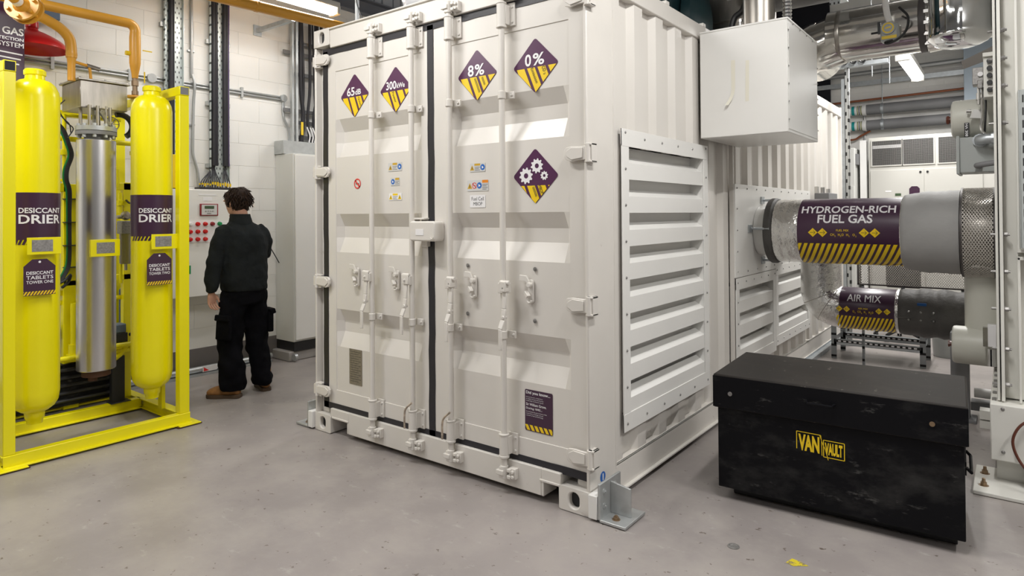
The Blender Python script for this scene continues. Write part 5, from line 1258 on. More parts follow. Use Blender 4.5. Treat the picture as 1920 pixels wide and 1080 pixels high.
cl_ = part(MB().box(-4.02, -3.80, -1.42, -.64, .12, .42), 'cooler_core', 'black_steel', .004)
m_ = MB()
for k in range(5): m_.cyl((-3.80, -1.42, .16+.055*k), (-3.80, -.68, .16+.055*k), .016, n=10)
B(m_, 'cooler_tubes', 'black_plastic', cl_)
B(MB().box(-3.79, -3.74, -.72, -.63, .084, .43).box(-3.80, -3.70, -.74, -.60, .084, .09), 'cooler_leg', 'black_plastic', cl_, bevel=.002)
# cables
for k in range(5):
    o = k*.007
    part(MB().tube(smooth_path([(-3.72, -1.10, 2.22-o), (-3.72, -1.065+o, 2.12), (-3.73, -1.03+o, 2.03), (-3.74, -1.005+o, 1.94), (-3.75, -1.03+o, 1.84), (-3.76, -1.03+o, 1.76), (-3.78, -1.005+o, 1.68), (-3.80, -.995+o*.8, 1.5), (-3.80, -.995+o*.8, 1.2), (-3.79, -1.02+o, 1.1), (-3.78, -1.08+o, 1.0)]), .0065, 6), 'cable', 'cable_green' if k == 0 else 'cable')
part(MB().tube(smooth_path([(-3.78, -1.12, .99), (-3.78, -1.08, 1.01), (-3.78, -1.02, 1.03), (-3.78, -.98, 1.07), (-3.79, -.99, 1.02), (-3.79, -1.03, .98)]), .010, 8), 'cable_loop', 'cable')
part(MB().tube(smooth_path([(-3.70, -1.04, 2.33), (-3.70, -1.075, 2.28), (-3.70, -1.06, 2.21), (-3.71, -1.01, 2.16), (-3.71, -1.0, 2.10)]), .004, 6).tube(smooth_path([(-3.70, -1.075, 2.24), (-3.70, -1.03, 2.17), (-3.71, -.985, 2.13), (-3.71, -1.02, 2.06)]), .004, 6), 'sensor_lead', 'cable')
for z in (1.62, 1.45, 1.28, 1.12): part(MB().box(-3.842, -3.79, -1.01, -.90, z, z+.007), 'cable_tie', 'cable')

# ================================================================== OCHRE GAS PIPES
gp = thing('gas_pipe', (-3.8, -.54, 2.40), 'ochre gas pipe turning down into the skid behind the right tower', 'pipe')
el = arc((-3.8, -.585, 2.95), .055, 90, 0, 8, (0,1,0), (0,0,1))
B(MB().tube([(-3.8, -3.4, 3.02), (-3.8, -.62, 3.005)]+list(el)+[(-3.8, -.53, 2.86)], .037, 16), 'pipe_run', 'orange', gp)
B(MB().lathe([(.036, 2.94), (.040, 2.90), (.040, 2.70), (.034, 2.66), (.026, 2.62), (.022, 2.58)], (-3.8, -.532, 0), 'z', 20), 'reducer', 'orange', gp)
B(MB().cyl((-3.8, -.532, 2.44), (-3.8, -.532, 2.60), .018, n=14).cyl((-3.8, -.532, 2.52), (-3.8, -.532, 2.56), .027, n=8).cyl((-3.8, -.532, 2.45), (-3.8, -.532, 2.48), .024, n=14), 'ball_valve', 'rust', gp)
B(MB().cyl((-3.8, -.532, 2.425), (-3.8, -.532, 2.44), .062, n=20), 'end_flange', 'orange', gp)
B(MB().cyl((-3.8, -.57, 2.77), (-3.8, -.60, 2.77), .018, n=10).box(-3.79, -3.786, -.48, -.41, 2.805, 2.813).box(-3.79, -3.786, -.47, -.462, 2.55, 2.64), 'test_valve', 'hyellow', gp)
g2 = thing('flanged_gas_pipe', (-3.5, -1.06, 2.40), 'ochre flanged gas pipe bending down to the terminal box', 'pipe')
pts = smooth_path([(-3.42, -1.34, 2.845), (-3.47, -1.20, 2.81), (-3.50, -1.12, 2.778), (-3.51, -1.075, 2.73), (-3.515, -1.062, 2.665), (-3.515, -1.06, 2.60)], 6)
B(MB().tube(pts, .034, 16), 'pipe_bend', 'orange', g2)
B(MB().lathe([(.034, 2.64), (.036, 2.62), (.027, 2.585), (.024, 2.55), (.024, 2.44)], (-3.515, -1.06, 0), 'z', 18), 'drop_leg', 'orange', g2)
B(MB().cyl((-3.515, -1.04, 2.575), (-3.515, -.90, 2.55), .010, n=10).tube([(-3.515, -.955, 2.56), (-3.515, -.945, 2.53), (-3.515, -.94, 2.47)], .010, 8), 'branch', 'orange', g2)
B(MB().cyl((-3.515, -.965, 2.562), (-3.515, -.885, 2.548), .015, n=10), 'branch_valve', 'stainless_dull', g2)
dv = Vector((-.10, .46, -.115)).normalized()
dv = Vector((-.62, .55, -.13)).normalized()
c0 = Vector((-3.42, -1.34, 2.845))
B(MB().cyl(c0, c0-dv*.018, .100, n=32), 'flange', 'orange', g2); B(MB().cyl(c0-dv*.055, c0-dv*.075, .100, n=32), 'flange', 'orange', g2)
B(MB().cyl(c0-dv*.018, c0-dv*.055, .070, n=24), 'flange_gasket', 'dark', g2)
t_ = dv.cross(Vector((0,0,1))).normalized(); u_ = t_.cross(dv); m_ = MB()
for k in range(6): a = 2*PI*k/6+.4; q = c0+(t_*math.cos(a)+u_*math.sin(a))*.078; m_.cyl(q-dv*.095, q+dv*.012, .012, n=6)
B(m_, 'flange_bolts', 'orange', g2)
B(MB().cyl(c0-dv*.073, c0-dv*.105, .052, .034, n=20).cyl(c0-dv*.10, c0-dv*1.4, .031, n=20), 'pipe_run', 'orange', g2)
B(MB().cyl(c0-dv*.115, c0-dv*.155, .033, n=20), 'white_label', 'white_print', g2)
g3 = thing('overhead_gas_pipe', (-3.55, .8, 3.3), 'ochre pipe running overhead beside the fluorescent light', 'pipe')
B(MB().cyl((-3.55, -.6, 3.30), (-3.55, 2.4, 3.375), .048, n=20), 'pipe_run', 'orange', g3)
B(MB().lathe([(.048, 0), (.052, .002), (.052, .03), (.048, .032)], (-3.55, .34, 3.324), 'y', 20), 'joint', 'orange', g3)
# red dish lamp, gas sign, floodlight
rl = thing('red_lamp', (-4.24, -1.085, 2.75), 'red enamel dish lamp hanging behind the drier', 'lamp')
m_ = MB(); prof = [(.245, 2.745), (.235, 2.775), (.20, 2.81), (.15, 2.84), (.09, 2.868), (.045, 2.885), (.035, 2.915)]
n = 48
for r_, h in prof+[(r_-.003, h-.003) for r_, h in prof[::-1]]:
    m_.v += [Vector((-4.24+.96*r_*math.cos(2*PI*k/n), -1.085+.96*r_*math.sin(2*PI*k/n), h+.03)) for k in range(n)]
K = len(prof)*2
m_.f = [(i*n+k, i*n+(k+1) % n, (i+1)*n+(k+1) % n, (i+1)*n+k) for i in range(K-1) for k in range(n)]+[((K-1)*n+k, (K-1)*n+(k+1) % n, (k+1) % n, k) for k in range(n)]
B(m_, 'shade', 'red', rl)
B(MB().cyl((-4.24, -1.085, 2.935), (-4.24, -1.085, 2.98), .042, n=20), 'lamp_cap', 'red', rl)
B(MB().cyl((-4.24, -1.085, 2.98), (-4.24, -1.085, ZC), .006, n=8), 'cord', 'zinc', rl)
B(MB().tube(smooth_path([(-4.22, -1.07, 2.90), (-4.18, -1.08, 2.86), (-4.14, -1.16, 2.83)]), .004, 6), 'inner_lead', 'cable', rl)
gs = thing('gas_sign', (-3.95, -1.32, 2.47), 'hanging purple GAS DETECTION SYSTEM sign at the top left', 'sign')
gx = -3.985; fn = plane((gx, 0, 0), (0,1,0), (0,0,1)); f2 = lambda u, v, w=0: fn(u, v, .008)
B(MB().box(gx-.006, gx+.006, -1.46, -1.203, 2.42, 3.06), 'panel', 'purple_d', gs, bevel=.002)
m_ = MB().text('GAS', f2, -1.335, -1.209, 2.795, 2.848).text('DETECTION', f2, -1.40, -1.209, 2.755, 2.778).text('SYSTEM', f2, -1.36, -1.209, 2.708, 2.742)
for k in range(3): m_.poly([(-1.40, 2.665-.036*k), (-1.215-.01*k, 2.655-.036*k), (-1.215-.01*k, 2.665-.036*k), (-1.40, 2.675-.036*k)], f2)
B(m_, 'lettering', 'white_print', gs, smooth=False)
m_ = MB(); u = -1.46
while u < -1.21: m_.poly([(u, 2.425), (u+.012, 2.425), (u+.022, 2.45), (u+.010, 2.45)], f2); u += .02
B(m_, 'hazard_stripes', 'hyellow', gs, smooth=False)
B(MB().cyl((gx, -1.23, 3.06), (gx, -1.23, ZC), .002, n=5).cyl((gx, -1.43, 3.06), (gx, -1.43, ZC), .002, n=5), 'hanging_wire', 'zinc', gs)
fd = thing('flood_light', (-4.4, -.95, 2.98), 'small dark grey flood light on the left wall behind the pipes', 'light')
B(MB().box(-4.46, -4.30, -1.10, -.88, 3.05, 3.13), 'housing', 'bluegrey', fd, bevel=.006)
B(MB().box(-4.44, -4.31, -1.08, -.89, 3.035, 3.05), 'lens', 'steel', fd)
B(MB().box(XL, -4.45, -1.02, -.96, 3.07, 3.11), 'bracket', 'insul', fd)

# ================================================================== LEFT WALL SERVICES
def tray(y0, y1, z0, z1, label):
    t = thing('cable_tray', (XL+.02, (y0+y1)/2, z0), label, 'cable tray')
    B(MB().box(XL+.036, XL+.039, y0, y1, z0, z1).box(XL+.036, XL+.07, y0, y0+.003, z0, z1).box(XL+.036, XL+.07, y1-.003, y1, z0, z1), 'tray', 'slots', t)
    for z in [z0+.13+.6*k for k in range(6)]:
        if z < z1: B(MB().box(XL+.001, XL+.036, y0-.025, y1+.025, z, z+.04), 'bracket', 'zinc_light', t)
    return t
ta = tray(-.02, .148, 1.90, 3.9, 'perforated cable tray with one black cable bundle, behind the right tower')
B(MB().tube([(XL+.06, .033, 1.9), (XL+.06, .035, 2.4), (XL+.06, .036, 3.0), (XL+.06, .036, 3.89)], .021, 10).tube([(XL+.052, .062, 1.9), (XL+.052, .062, 3.89)], .010, 8), 'cable_bundle', 'cable', ta)
tb_ = tray(.405, .592, 1.83, 3.9, 'perforated cable tray with two cable bundles, above the control panel')
def wav(y, z0, z1, amp, ph): return [(XL+.062, y+amp*math.sin(z*2.1+ph), z) for z in [z0+(z1-z0)*k/14 for k in range(15)]]
for yo, r_, mm in ((.435, .022, 'cable'), (.462, .016, 'cable'), (.548, .020, 'cable'), (.570, .015, 'cable'), (.586, .010, 'cable_purple')):
    B(MB().tube(wav(yo, 1.98, 3.89, .003, yo*20), r_, 10), 'cable_bundle', mm, tb_)
m_ = MB(); gl = MB()
for k in range(13):
    y = .275+k*.025; ys = .448 if k < 9 else .558
    m_.tube(smooth_path([(XL+.05, ys+random.uniform(-.015, .015), 2.0), (XL+.055, ys+(y-ys)*.3, 1.92), (-4.40, ys+(y-ys)*.85, 1.83), (-4.39+random.uniform(-.02, .02), y, 1.765)], 5), .0055, 6)
    gl.cyl((-4.39, y, 1.775+random.uniform(0, .02)), (-4.39, y, 1.80+random.uniform(0, .02)), .009, n=8)
B(m_, 'fanned_cables', 'cable', tb_); B(gl, 'yellow_markers', 'hyellow', tb_)
B(MB().box(-4.44, -4.34, .25, .60, 1.745, 1.765), 'gland_plate', 'cable', tb_)
cv = thing('upright_conduit', (XL+.02, .25, 1.75), 'thin grey upright conduit between the two cable trays', 'conduit')
B(MB().tube(smooth_path([(XL+.02, .243, 3.89), (XL+.02, .243, 2.90), (XL+.03, .246, 2.83), (XL+.045, .258, 2.76), (XL+.045, .260, 2.70), (XL+.03, .256, 2.55), (XL+.02, .254, 2.2), (XL+.02, .256, 2.08), (XL+.025, .275, 2.0), (XL+.03, .295, 1.90), (XL+.04, .30, 1.745)], 5), .013, 10), 'conduit_run', 'pvc', cv)
for z in (3.05, 2.35): B(MB().box(XL, XL+.022, .21, .275, z, z+.016), 'saddle', 'zinc_light', cv)
hc = thing('horizontal_conduit', (XL+.02, .1, 2.73), 'pair of thin steel conduits running along the left wall', 'conduit')
for dz in (0, .028): B(MB().cyl((XL+.016, -2.2, 2.725+dz), (XL+.016, 1.20, 2.725+dz), .011, n=10), 'conduit_run', 'pvc', hc)
for y in (-.88, -.30, .75): B(MB().box(XL, XL+.03, y-.012, y+.012, 2.69, 2.79), 'saddle', 'zinc_light', hc)
B(MB().cyl((XL, -.12, 2.74), (XL+.045, -.12, 2.74), .04, n=20), 'junction', 'zinc_light', hc)
B(MB().cyl((XL, 1.215, 2.742), (XL+.045, 1.215, 2.742), .038, n=20), 'junction', 'pvc', hc)
B(MB().tube(smooth_path([(XL+.02, 1.215, 2.72), (XL+.02, 1.215, 2.60), (XL+.025, 1.225, 2.52), (XL+.03, 1.27, 2.42), (XL+.03, 1.285, 2.28)], 6), .013, 10).cyl((XL+.02, 1.215, 2.62), (XL+.02, 1.215, 2.66), .018, n=10), 'drop_conduit', 'pvc', hc)
# control panel
cp = thing('control_panel', (-4.4, .32, .747), 'grey wall control panel with red push buttons and small display', 'control panel')
B(MB().box(XL, -4.315, -.12, .754, .747, 1.743), 'enclosure', 'cabinet', cp, bevel=.004)
B(MB().box(-4.315, -4.300, -.115, .749, .752, 1.738), 'door', 'cabinet', cp, bevel=.004)
bt = B(MB().box(-4.300, -4.297, .06, .56, 1.250, 1.448), 'button_plate', 'white_print', cp)
for (y, z, mm) in [(.207, 1.42, 'redbtn'), (.277, 1.42, 'redbtn'), (.345, 1.42, 'maroon'), (.415, 1.42, 'green'), (.137, 1.42, 'white_print'), (.137, 1.35, 'redbtn'), (.207, 1.35, 'redbtn'), (.277, 1.35, 'redbtn'), (.137, 1.28, 'redbtn'), (.207, 1.28, 'redbtn'), (.277, 1.28, 'redbtn')]:
    B(MB().lathe([(.020, -4.297), (.020, -4.291), (.016, -4.290), (.016, -4.272), (.012, -4.268)], (0, y, z), 'x', 16), 'push_button', mm, bt)
ds = B(MB().box(-4.300, -4.288, .227, .400, 1.497, 1.608), 'display_unit', 'maroon', cp, bevel=.003)
B(MB().box(-4.288, -4.285, .240, .387, 1.505, 1.600), 'display_face', 'labelgrey', ds)
B(MB().box(-4.285, -4.283, .268, .358, 1.562, 1.588), 'lcd', 'lcd', ds)
m_ = MB()
for k in range(4): m_.box(-4.285, -4.283, .272+.022*k, .286+.022*k, 1.535, 1.543)
m_.box(-4.285, -4.283, .29, .33, 1.515, 1.522); B(m_, 'keys', 'plaque', ds)
B(MB().box(-4.300, -4.298, .22, .38, 1.685, 1.70).box(-4.300, -4.298, .26, .345, 1.635, 1.672), 'paper_label', 'white_print', cp)
B(MB().box(-4.300, -4.298, .018, .145, .965, 1.042), 'green_label', 'green', cp)
tag(B(MB().box(-4.42, -4.30, -.055, .052, 1.746, 2.05), 'yellow_file_box', 'hyellow', bevel=.004), 'yellow upright box standing on top of the control panel', 'box')
tag(B(MB().tube(smooth_path([(-4.38, .76, 1.36), (-4.37, .88, 1.28), (-4.38, .98, 1.19), (-4.41, 1.07, 1.08), (-4.43, 1.13, 1.0)]), .005, 6), 'black_lead', 'cable'), 'thin black lead running from panel to tall cabinet', 'cable')
# tall cabinet on its kerb
tc_ = thing('tall_cabinet', (-4.34, 1.6, .10), 'tall light grey cabinet partly hidden behind the container', 'cabinet')
B(MB().box(XL+.005, -4.178, 1.135, 2.3, .195, 2.135), 'body', 'cabinet_side', tc_, bevel=.005)
B(MB().box(-4.178, -4.160, 1.150, 2.29, .215, 2.12), 'door', 'cabinet', tc_, bevel=.004)
B(MB().box(XL+.01, -4.175, 1.14, 2.3, .10, .195), 'plinth', 'black_plastic', tc_)
B(MB().box(XL+.002, -4.33, 1.12, 2.3, 2.137, 2.28), 'trunking_box', 'zinc_light', tc_, bevel=.003)
B(MB().box(-4.160, -4.157, 1.395, 1.43, 1.15, 1.43), 'paper_strip', 'white_print', tc_)
ld_ = thing('cable_ladder', (-4.4, 1.6, 2.28), 'galvanised cable ladder rising from the tall cabinet', 'cable ladder')
for y in (1.29, 2.0): B(MB().box(-4.42, -4.38, y-.028, y-.004, 2.28, 3.62).box(-4.39, -4.36, y+.006, y+.03, 2.28, 3.62), 'side_rail', 'zinc_light', ld_)
for z in (3.36, 3.24, 3.02, 2.62, 2.50, 2.34): B(MB().box(-4.46, -4.44, 1.20 if z in (3.24, 2.62) else 1.3, 2.0, z-.02, z+.02), 'rung', 'insul', ld_)
for k, (y, zt, r_) in enumerate(((1.385, 3.6, .022), (1.40, 3.6, .014), (1.50, 3.6, .016), (1.535, 3.6, .010), (1.60, 3.6, .014), (1.57, 3.6, .012), (1.65, 3.6, .016))):
    B(MB().tube(smooth_path([(-4.41, y, 2.285), (-4.41, y-.03*(k % 3-1), 2.55), (-4.41, y+.02*(k % 2), 2.9), (-4.41, y, zt)], 5), r_, 8), 'cable', 'cable', ld_)
B(MB().box(-4.39, -4.385, 1.372, 1.40, 2.36, 2.50), 'yellow_marker', 'hyellow', ld_)
for y in (1.46, 1.50, 1.53): B(MB().tube(smooth_path([(-4.37, y, 2.285), (-4.37, y+.01, 2.36), (-4.38, y-.02, 2.45)]), .008, 6), 'white_cable', 'white_print', ld_)
sb = thing('strut_bracket', (-4.2, .93, 3.38), 'slotted cantilever bracket sticking out from the left wall', 'bracket')
B(MB().box(XL, -3.86, .91, .95, 3.385, 3.425), 'arm', 'zinc', sb); B(MB().box(XL, XL+.012, .885, .975, 3.35, 3.46), 'wall_plate', 'zinc', sb, bevel=.002)
# floor pipe along the wall and round the kerb
fp = thing('floor_pipe', (-4.3, .6, 0), 'galvanised pipe running along the foot of the left wall and round the kerb', 'pipe')
B(MB().tube([(-4.40, -2.6, .055), (-4.40, 1.02, .055)], .028, 12), 'pipe_run', 'zinc_light', fp)
B(MB().tube([(-4.40, 1.02, .05)]+list(arc((-4.40+.03, 1.02, .05), .03, 180, 90, 5, (1,0,0), (0,1,0)))+[(-4.20, 1.055, .045), (-4.165, 1.065, .045), (-4.155, 1.10, .045), (-4.155, 2.6, .045)], .030, 12), 'pipe_return', 'zinc_light', fp)
for y in (1.12, 1.42): B(MB().cyl((-4.155, y, .045), (-4.155, y+.03, .045), .037, n=14), 'coupling', 'zinc_light', fp)
B(MB().box(-4.44, -4.35, -2.6, 1.0, 0, .022), 'channel', 'zinc', fp)
fg = B(MB().box(-4.372, -4.370, .29, .43, .03, .078), 'pipe_tag', 'white_print', fp); B(MB().slab([(.30, .035), (.35, .038), (.30, .073)], plane((-4.3695, 0, 0), (0,1,0), (0,0,1)), .001), 'tag_arrow', 'red_print', fg)
# ================================================================== PERSON
def ring_pts(c, u, v, ru, rv, n, sq=2.0):
    out = []
    for k in range(n):
        a = 2*PI*k/n; ca, sa_ = math.cos(a), math.sin(a)
        p = (abs(ca)**sq+abs(sa_)**sq)**(-1/sq)
        out.append(c+u*(ru*p*ca)+v*(rv*p*sa_))
    return out
def loft(m_, rings, n=24, sq=2.0):
    # rings: (centre, u, v, ru, rv)
    N0 = len(m_.v)
    for c, u, v, ru, rv in rings: m_.v += ring_pts(Vector(c), Vector(u).normalized(), Vector(v).normalized(), ru, rv, n, sq)
    K = len(rings)
    m_.f += [(N0+i*n+k, N0+i*n+(k+1) % n, N0+(i+1)*n+(k+1) % n, N0+(i+1)*n+k) for i in range(K-1) for k in range(n)]
    m_.f += [tuple(N0+k for k in range(n))[::-1], tuple(N0+(K-1)*n+k for k in range(n))]
def limb(m_, pts, radii, n=16, flat=1.0, side=(0,1,0)):
    P = [Vector(p) for p in pts]; rings = []
    for i, p in enumerate(P):
        d = (P[min(i+1, len(P)-1)]-P[max(i-1, 0)]).normalized(); s_ = Vector(side); s_ = (s_-d*s_.dot(d)).normalized(); w_ = d.cross(s_)
        r_ = radii[i]; ru, rv = r_ if isinstance(r_, tuple) else (r_, r_*flat)
        rings.append((p, s_, w_, ru, rv))
    loft(m_, rings, n)
def ball(m_, c, r, n=12):
    c = Vector(c); rr_ = r if isinstance(r, tuple) else (r, r, r); N0 = len(m_.v); K = n//2
    for i in range(K+1):
        t = PI*i/K
        for k in range(n):
            a = 2*PI*k/n; m_.v.append(c+Vector((rr_[0]*math.sin(t)*math.cos(a), rr_[1]*math.sin(t)*math.sin(a), -rr_[2]*math.cos(t))))
    m_.f += [(N0+i*n+k, N0+i*n+(k+1) % n, N0+(i+1)*n+(k+1) % n, N0+(i+1)*n+k) for i in range(K) for k in range(n)]
def remesh(o, vox, it=4, fac=.5):
    r_ = o.modifiers.new('remesh', 'REMESH'); r_.mode = 'VOXEL'; r_.voxel_size = vox; r_.use_smooth_shade = True
    if it:
        s_ = o.modifiers.new('smooth', 'SMOOTH'); s_.iterations = it; s_.factor = fac
X_, Y_, Z_ = (1,0,0), (0,1,0), (0,0,1)
bx_ = -3.47                                   # body centre line, facing -x
hc_ = Vector((-3.505, .150, 1.605))           # head centre
tw = R(22)                                    # head turned to his left
hf = Vector((-math.cos(tw), -math.sin(tw)*.75, -.18)).normalized(); hs = Vector((0,0,1)).cross(hf).normalized()*-1; hu = hf.cross(hs)*-1
if hu.z < 0: hu = -hu
def hp(f_, s_, u_): return hc_+hf*f_+hs*s_+hu*u_   # forward, side (his right +), up
# --- body: one continuous mesh under the clothes
m_ = MB()
loft(m_, [(hp(.01, 0, u), hs, hf, w_, d_) for u, w_, d_ in ((-.115, .03, .035), (-.10, .048, .06), (-.075, .060, .082), (-.04, .068, .092), (0, .073, .095), (.035, .076, .097), (.07, .070, .088), (.095, .052, .066), (.112, .025, .03))], 28)
ball(m_, hp(.10, 0, -.015), (.016, .014, .022)); ball(m_, hp(.105, 0, -.028), (.014, .015, .011))          # nose
ball(m_, hp(.088, 0, -.062), (.014, .024, .007)); ball(m_, hp(.086, 0, -.074), (.013, .020, .008)); ball(m_, hp(.078, 0, -.100), (.020, .024, .018))   # lips, chin
for sg in (-1, 1):
    ball(m_, hp(.085, sg*.032, .008), .013); ball(m_, hp(.088, sg*.034, .030), (.014, .024, .008))      # eyes, brows
    ball(m_, hp(-.005, sg*.078, -.008), (.018, .010, .032)); ball(m_, hp(.0, sg*.080, -.034), (.009, .008, .010))   # ears
limb(m_, [hp(-.012, 0, -.06), (bx_-.005, .165, 1.49), (bx_+.005, .175, 1.42)], [.058, .058, .075])
loft(m_, [((bx_, .18, z), Y_, X_, w_, d_) for z, w_, d_ in ((.82, .10, .08), (.92, .12, .085), (1.05, .13, .09), (1.2, .165, .11), (1.34, .175, .105), (1.42, .10, .08))][::1], 24)
LA = [(bx_, .035, 1.375), (-3.46, -.035, 1.25), (-3.45, -.078, 1.10), (-3.47, -.085, .98), (-3.49, -.082, .875)]
RA = [(bx_, .325, 1.37), (-3.49, .385, 1.27), (-3.53, .405, 1.17), (-3.66, .37, 1.19), (-3.78, .33, 1.22)]
for A in (LA, RA): limb(m_, A, [.055, .047, .040, .036, .027])
for hip, kn, an in (((bx_, .10, .86), (-3.50, .075, .47), (-3.45, .06, .09)), ((bx_, .27, .86), (-3.49, .305, .47), (-3.44, .335, .09))):
    limb(m_, [hip, ((hip[0]+kn[0])/2, (hip[1]+kn[1])/2, .67), kn, ((kn[0]+an[0])/2, (kn[1]+an[1])/2, .29), an], [.070, .066, .052, .050, .036])
def hand(m_, w0, dirn, palm_n, thumb_s, curl):
    # w0 wrist, dirn along fingers, palm_n palm facing, thumb_s side of the thumb
    d = Vector(dirn).normalized(); pn = Vector(palm_n); pn = (pn-d*pn.dot(d)).normalized(); ts = d.cross(pn)
    if ts.dot(Vector(thumb_s)) < 0: ts = -ts
    w0 = Vector(w0)
    loft(m_, [(w0+d*a, ts, pn, w_, t_) for a, w_, t_ in ((-.02, .026, .021), (.01, .030, .020), (.04, .039, .018), (.075, .042, .016), (.092, .040, .013))], 16)
    for off, ln in ((.033, .078), (.011, .087), (-.011, .081), (-.033, .064)):
        b0 = w0+d*.082+ts*off; ang = R(14); p = b0; P = [b0-d*.02, b0]; rs = [.0080, .0082]
        for j, fr in enumerate((.44, .31, .25)):
            ang += R(curl*(.6+.35*j)); dd_ = d*math.cos(ang)+pn*math.sin(ang); p = p+dd_*(ln*fr); P.append(p); rs.append((.0078, .0072, .0060)[j])
        limb(m_, P, rs, 10, side=ts)
    b0 = w0+d*.022+ts*.026; P = [b0-ts*.012, b0+ts*.014+d*.018+pn*.008, b0+ts*.022+d*.045+pn*.020, b0+ts*.020+d*.068+pn*.030]
    limb(m_, P, [.013, .0115, .0098, .0075], 10, side=pn)
hand(m_, LA[-1], (-.06, .08, -1), (1, .25, 0), (0, 1, 0), 20)
hand(m_, RA[-1], (-1, -.25, .05), (0, 0, -1), (0, -1, 0), 18)
pe = B(m_, 'person', 'skin', None, origin=(bx_, .18, 0)); remesh(pe, .0042, 2)
tag(pe, 'person in black sweater, black cargo trousers and tan boots facing the wall panel', 'person')
# eyes
for sg in (-1, 1):
    m_ = MB(); ball(m_, hp(.094, sg*.032, .008), (.0075, .0075, .0075), 12); B(m_, 'eye', 'white_print', pe)
# sweater
m_ = MB()
loft(m_, [((bx_+o, y, z), Y_, X_, w_, d_) for z, y, w_, d_, o in ((.865, .192, .178, .135, 0), (.90, .192, .186, .142, 0), (.96, .192, .192, .143, 0), (1.04, .190, .188, .138, 0), (1.14, .188, .190, .140, 0), (1.25, .185, .200, .145, .0), (1.33, .182, .198, .135, 0), (1.385, .178, .165, .11, -.005), (1.425, .172, .115, .088, -.01), (1.455, .168, .085, .078, -.012))], 32, 2.4)
limb(m_, [(bx_, .055, 1.365), (bx_, .02, 1.345), (-3.462, -.035, 1.25), (-3.45, -.078, 1.10), (-3.465, -.086, .99), (-3.485, -.084, .895), (-3.49, -.083, .872)], [.078, .082, .072, .064, .058, .049, .046])
limb(m_, [(bx_, .30, 1.36), (bx_, .335, 1.34), (-3.49, .388, 1.26), (-3.53, .405, 1.165), (-3.60, .39, 1.175), (-3.70, .36, 1.20), (-3.765, .335, 1.215)], [.078, .082, .072, .066, .058, .050, .045])
sw = B(m_, 'sweater', 'sweater', pe); remesh(sw, .011, 5)
tx = bpy.data.textures.new('folds', 'CLOUDS'); tx.noise_scale = .11; tx.noise_depth = 1
def folds(o, st):
    d_ = o.modifiers.new('folds', 'DISPLACE'); d_.texture = tx; d_.texture_coords = 'GLOBAL'; d_.strength = st; d_.mid_level = .5
folds(sw, .028)
m_ = MB(); loft(m_, [((bx_-.012+o, .166, z), Y_, X_, w_, w_*1.0) for z, w_, o in ((1.42, .098, .002), (1.45, .092, 0), (1.485, .083, -.004), (1.508, .079, -.006), (1.505, .070, -.006), (1.47, .066, -.004))], 28)
B(m_, 'collar', 'sweater', pe)
# trousers
m_ = MB()
loft(m_, [((bx_, .19, z), Y_, X_, w_, d_) for z, w_, d_ in ((.76, .165, .125), (.80, .172, .13), (.86, .172, .13), (.92, .168, .125), (.95, .16, .12))], 28, 2.3)
limb(m_, [(bx_, .105, .85), (bx_-.005, .095, .74), (-3.485, .082, .60), (-3.495, .075, .47), (-3.475, .078, .33), (-3.455, .078, .20), (-3.445, .072, .11), (-3.445, .070, .060)], [.105, .108, .105, .100, .098, .100, .104, .092])
limb(m_, [(bx_, .275, .85), (bx_, .285, .74), (-3.48, .298, .60), (-3.485, .308, .47), (-3.465, .318, .33), (-3.445, .327, .20), (-3.435, .333, .11), (-3.435, .335, .068)], [.105, .106, .100, .093, .088, .089, .094, .082])
tr = B(m_, 'trousers', 'trouser', pe); remesh(tr, .011, 4); folds(tr, .045)
m_ = MB().obox((-3.44, -.004, .575), (.15, .036, .185), Matrix.Rotation(R(14), 3, 'Z') @ Matrix.Rotation(R(-4), 3, 'X')).obox((-3.44, -.014, .66), (.155, .036, .05), Matrix.Rotation(R(14), 3, 'Z') @ Matrix.Rotation(R(-10), 3, 'X')); B(m_, 'cargo_pocket', 'trouser', pe, bevel=.010, seg=3)
m_ = MB().obox((-3.44, .392, .585), (.14, .045, .17), Matrix.Rotation(R(-10), 3, 'Z')).obox((-3.43, .405, .675), (.15, .045, .045), Matrix.Rotation(R(-10), 3, 'Z') @ Matrix.Rotation(R(14), 3, 'X')); B(m_, 'cargo_pocket', 'trouser', pe, bevel=.010, seg=3)
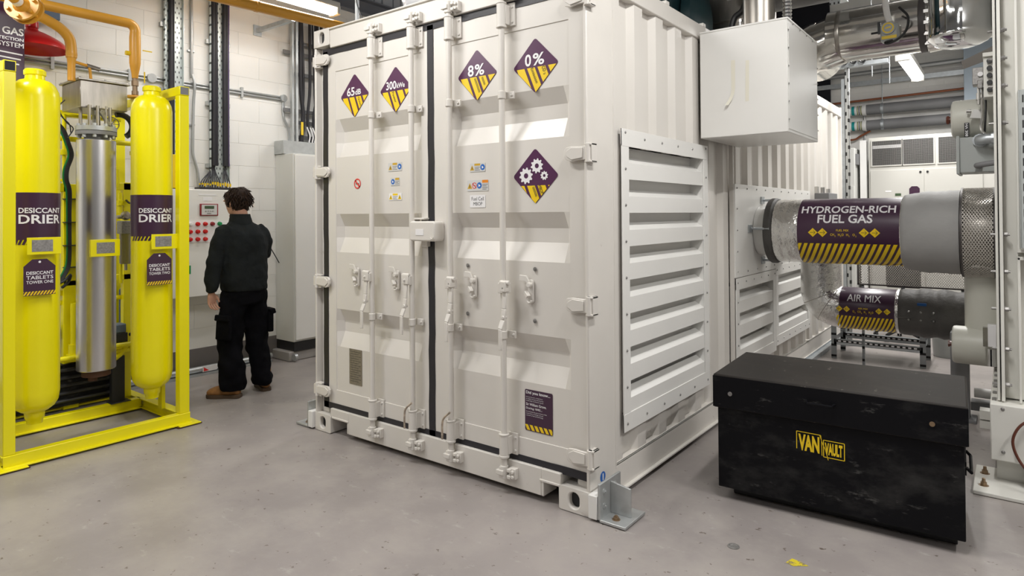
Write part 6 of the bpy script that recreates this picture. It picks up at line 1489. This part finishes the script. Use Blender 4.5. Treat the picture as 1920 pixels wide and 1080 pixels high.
# boots
for hx, hy, ang in ((-3.395, .095, 217), (-3.395, .345, 163)):
    d = Vector((math.cos(R(ang)), math.sin(R(ang)), 0)); s_ = Vector((-d.y, d.x, 0)); c = Vector((hx, hy, 0))
    m_ = MB(); loft(m_, [(c+d*a+Vector((0, 0, z)), s_, Vector(Z_), w_, h_) for a, z, w_, h_ in ((-.015, .065, .022, .035), (.0, .068, .036, .045), (.05, .072, .040, .050), (.10, .068, .042, .048), (.15, .060, .045, .042), (.20, .052, .047, .036), (.235, .045, .040, .028), (.255, .040, .024, .018))], 20, 2.6)
    limb(m_, [c+d*.045+Vector((0,0,.06)), c+d*.04+Vector((0,0,.14)), c+d*.038+Vector((0,0,.19))], [.046, .048, .050])
    b_ = B(m_, 'boot', 'boot', pe); remesh(b_, .007, 3)
    m_ = MB(); P = [(-.02, .030), (.0, .042), (.05, .042), (.10, .040), (.16, .048), (.21, .049), (.245, .038), (.262, .018)]
    top = [c+d*a+s_*w_ for a, w_ in P]+[c+d*a-s_*w_ for a, w_ in P[::-1]]; n = len(top)
    m_.add([p+Vector((0,0,.030)) for p in top]+[p for p in top], [tuple(range(n)), tuple(range(n, 2*n))[::-1]]+[(k, n+k, n+(k+1) % n, (k+1) % n) for k in range(n)])
    B(m_, 'boot_sole', 'sole', b_, bevel=.003)
# hair: cap plus many tapered locks
m_ = MB()
loft(m_, [(hp(-.012, 0, u), hs, hf, w_, d_) for u, w_, d_ in ((-.092, .045, .045), (-.075, .058, .066), (-.045, .070, .084), (-.01, .081, .098), (.03, .088, .106), (.07, .085, .102), (.10, .066, .080), (.122, .035, .04))], 28)
hcap = B(m_, 'hair', 'hair', pe); remesh(hcap, .008, 2); folds(hcap, .03)
m_ = MB(); random.seed(11)
for k in range(800):
    th = random.uniform(0, 2*PI); ph = math.acos(random.uniform(-.85, 1)); nrm = Vector((math.sin(ph)*math.cos(th), math.sin(ph)*math.sin(th), math.cos(ph)))
    if nrm.x > .35 and nrm.z < .5 or nrm.x > .05 and nrm.z < -.2: continue          # leave the face free
    p = hp(nrm.x*.098-.012, nrm.y*.084, nrm.z*.086+.028)
    nn = (hf*nrm.x+hs*nrm.y+hu*nrm.z)
    down = (Vector((0,0,-1))-nn*nn.dot(Vector((0,0,-1)))); down = down.normalized() if down.length > .1 else hs
    sw_ = (down+hs*random.uniform(-.7, .7)+hf*random.uniform(-.6, .3)).normalized(); ln = random.uniform(.028, .050)
    P = [p-nn*.004, p+nn*.010+sw_*ln*.4, p+nn*random.uniform(.006, .014)+sw_*ln*.8, p+nn*random.uniform(.0, .018)+sw_*ln*1.15]
    m_.tube(P, [.0055, .0052, .0036, .0008], 5)
B(m_, 'hair_locks', 'hair', pe)
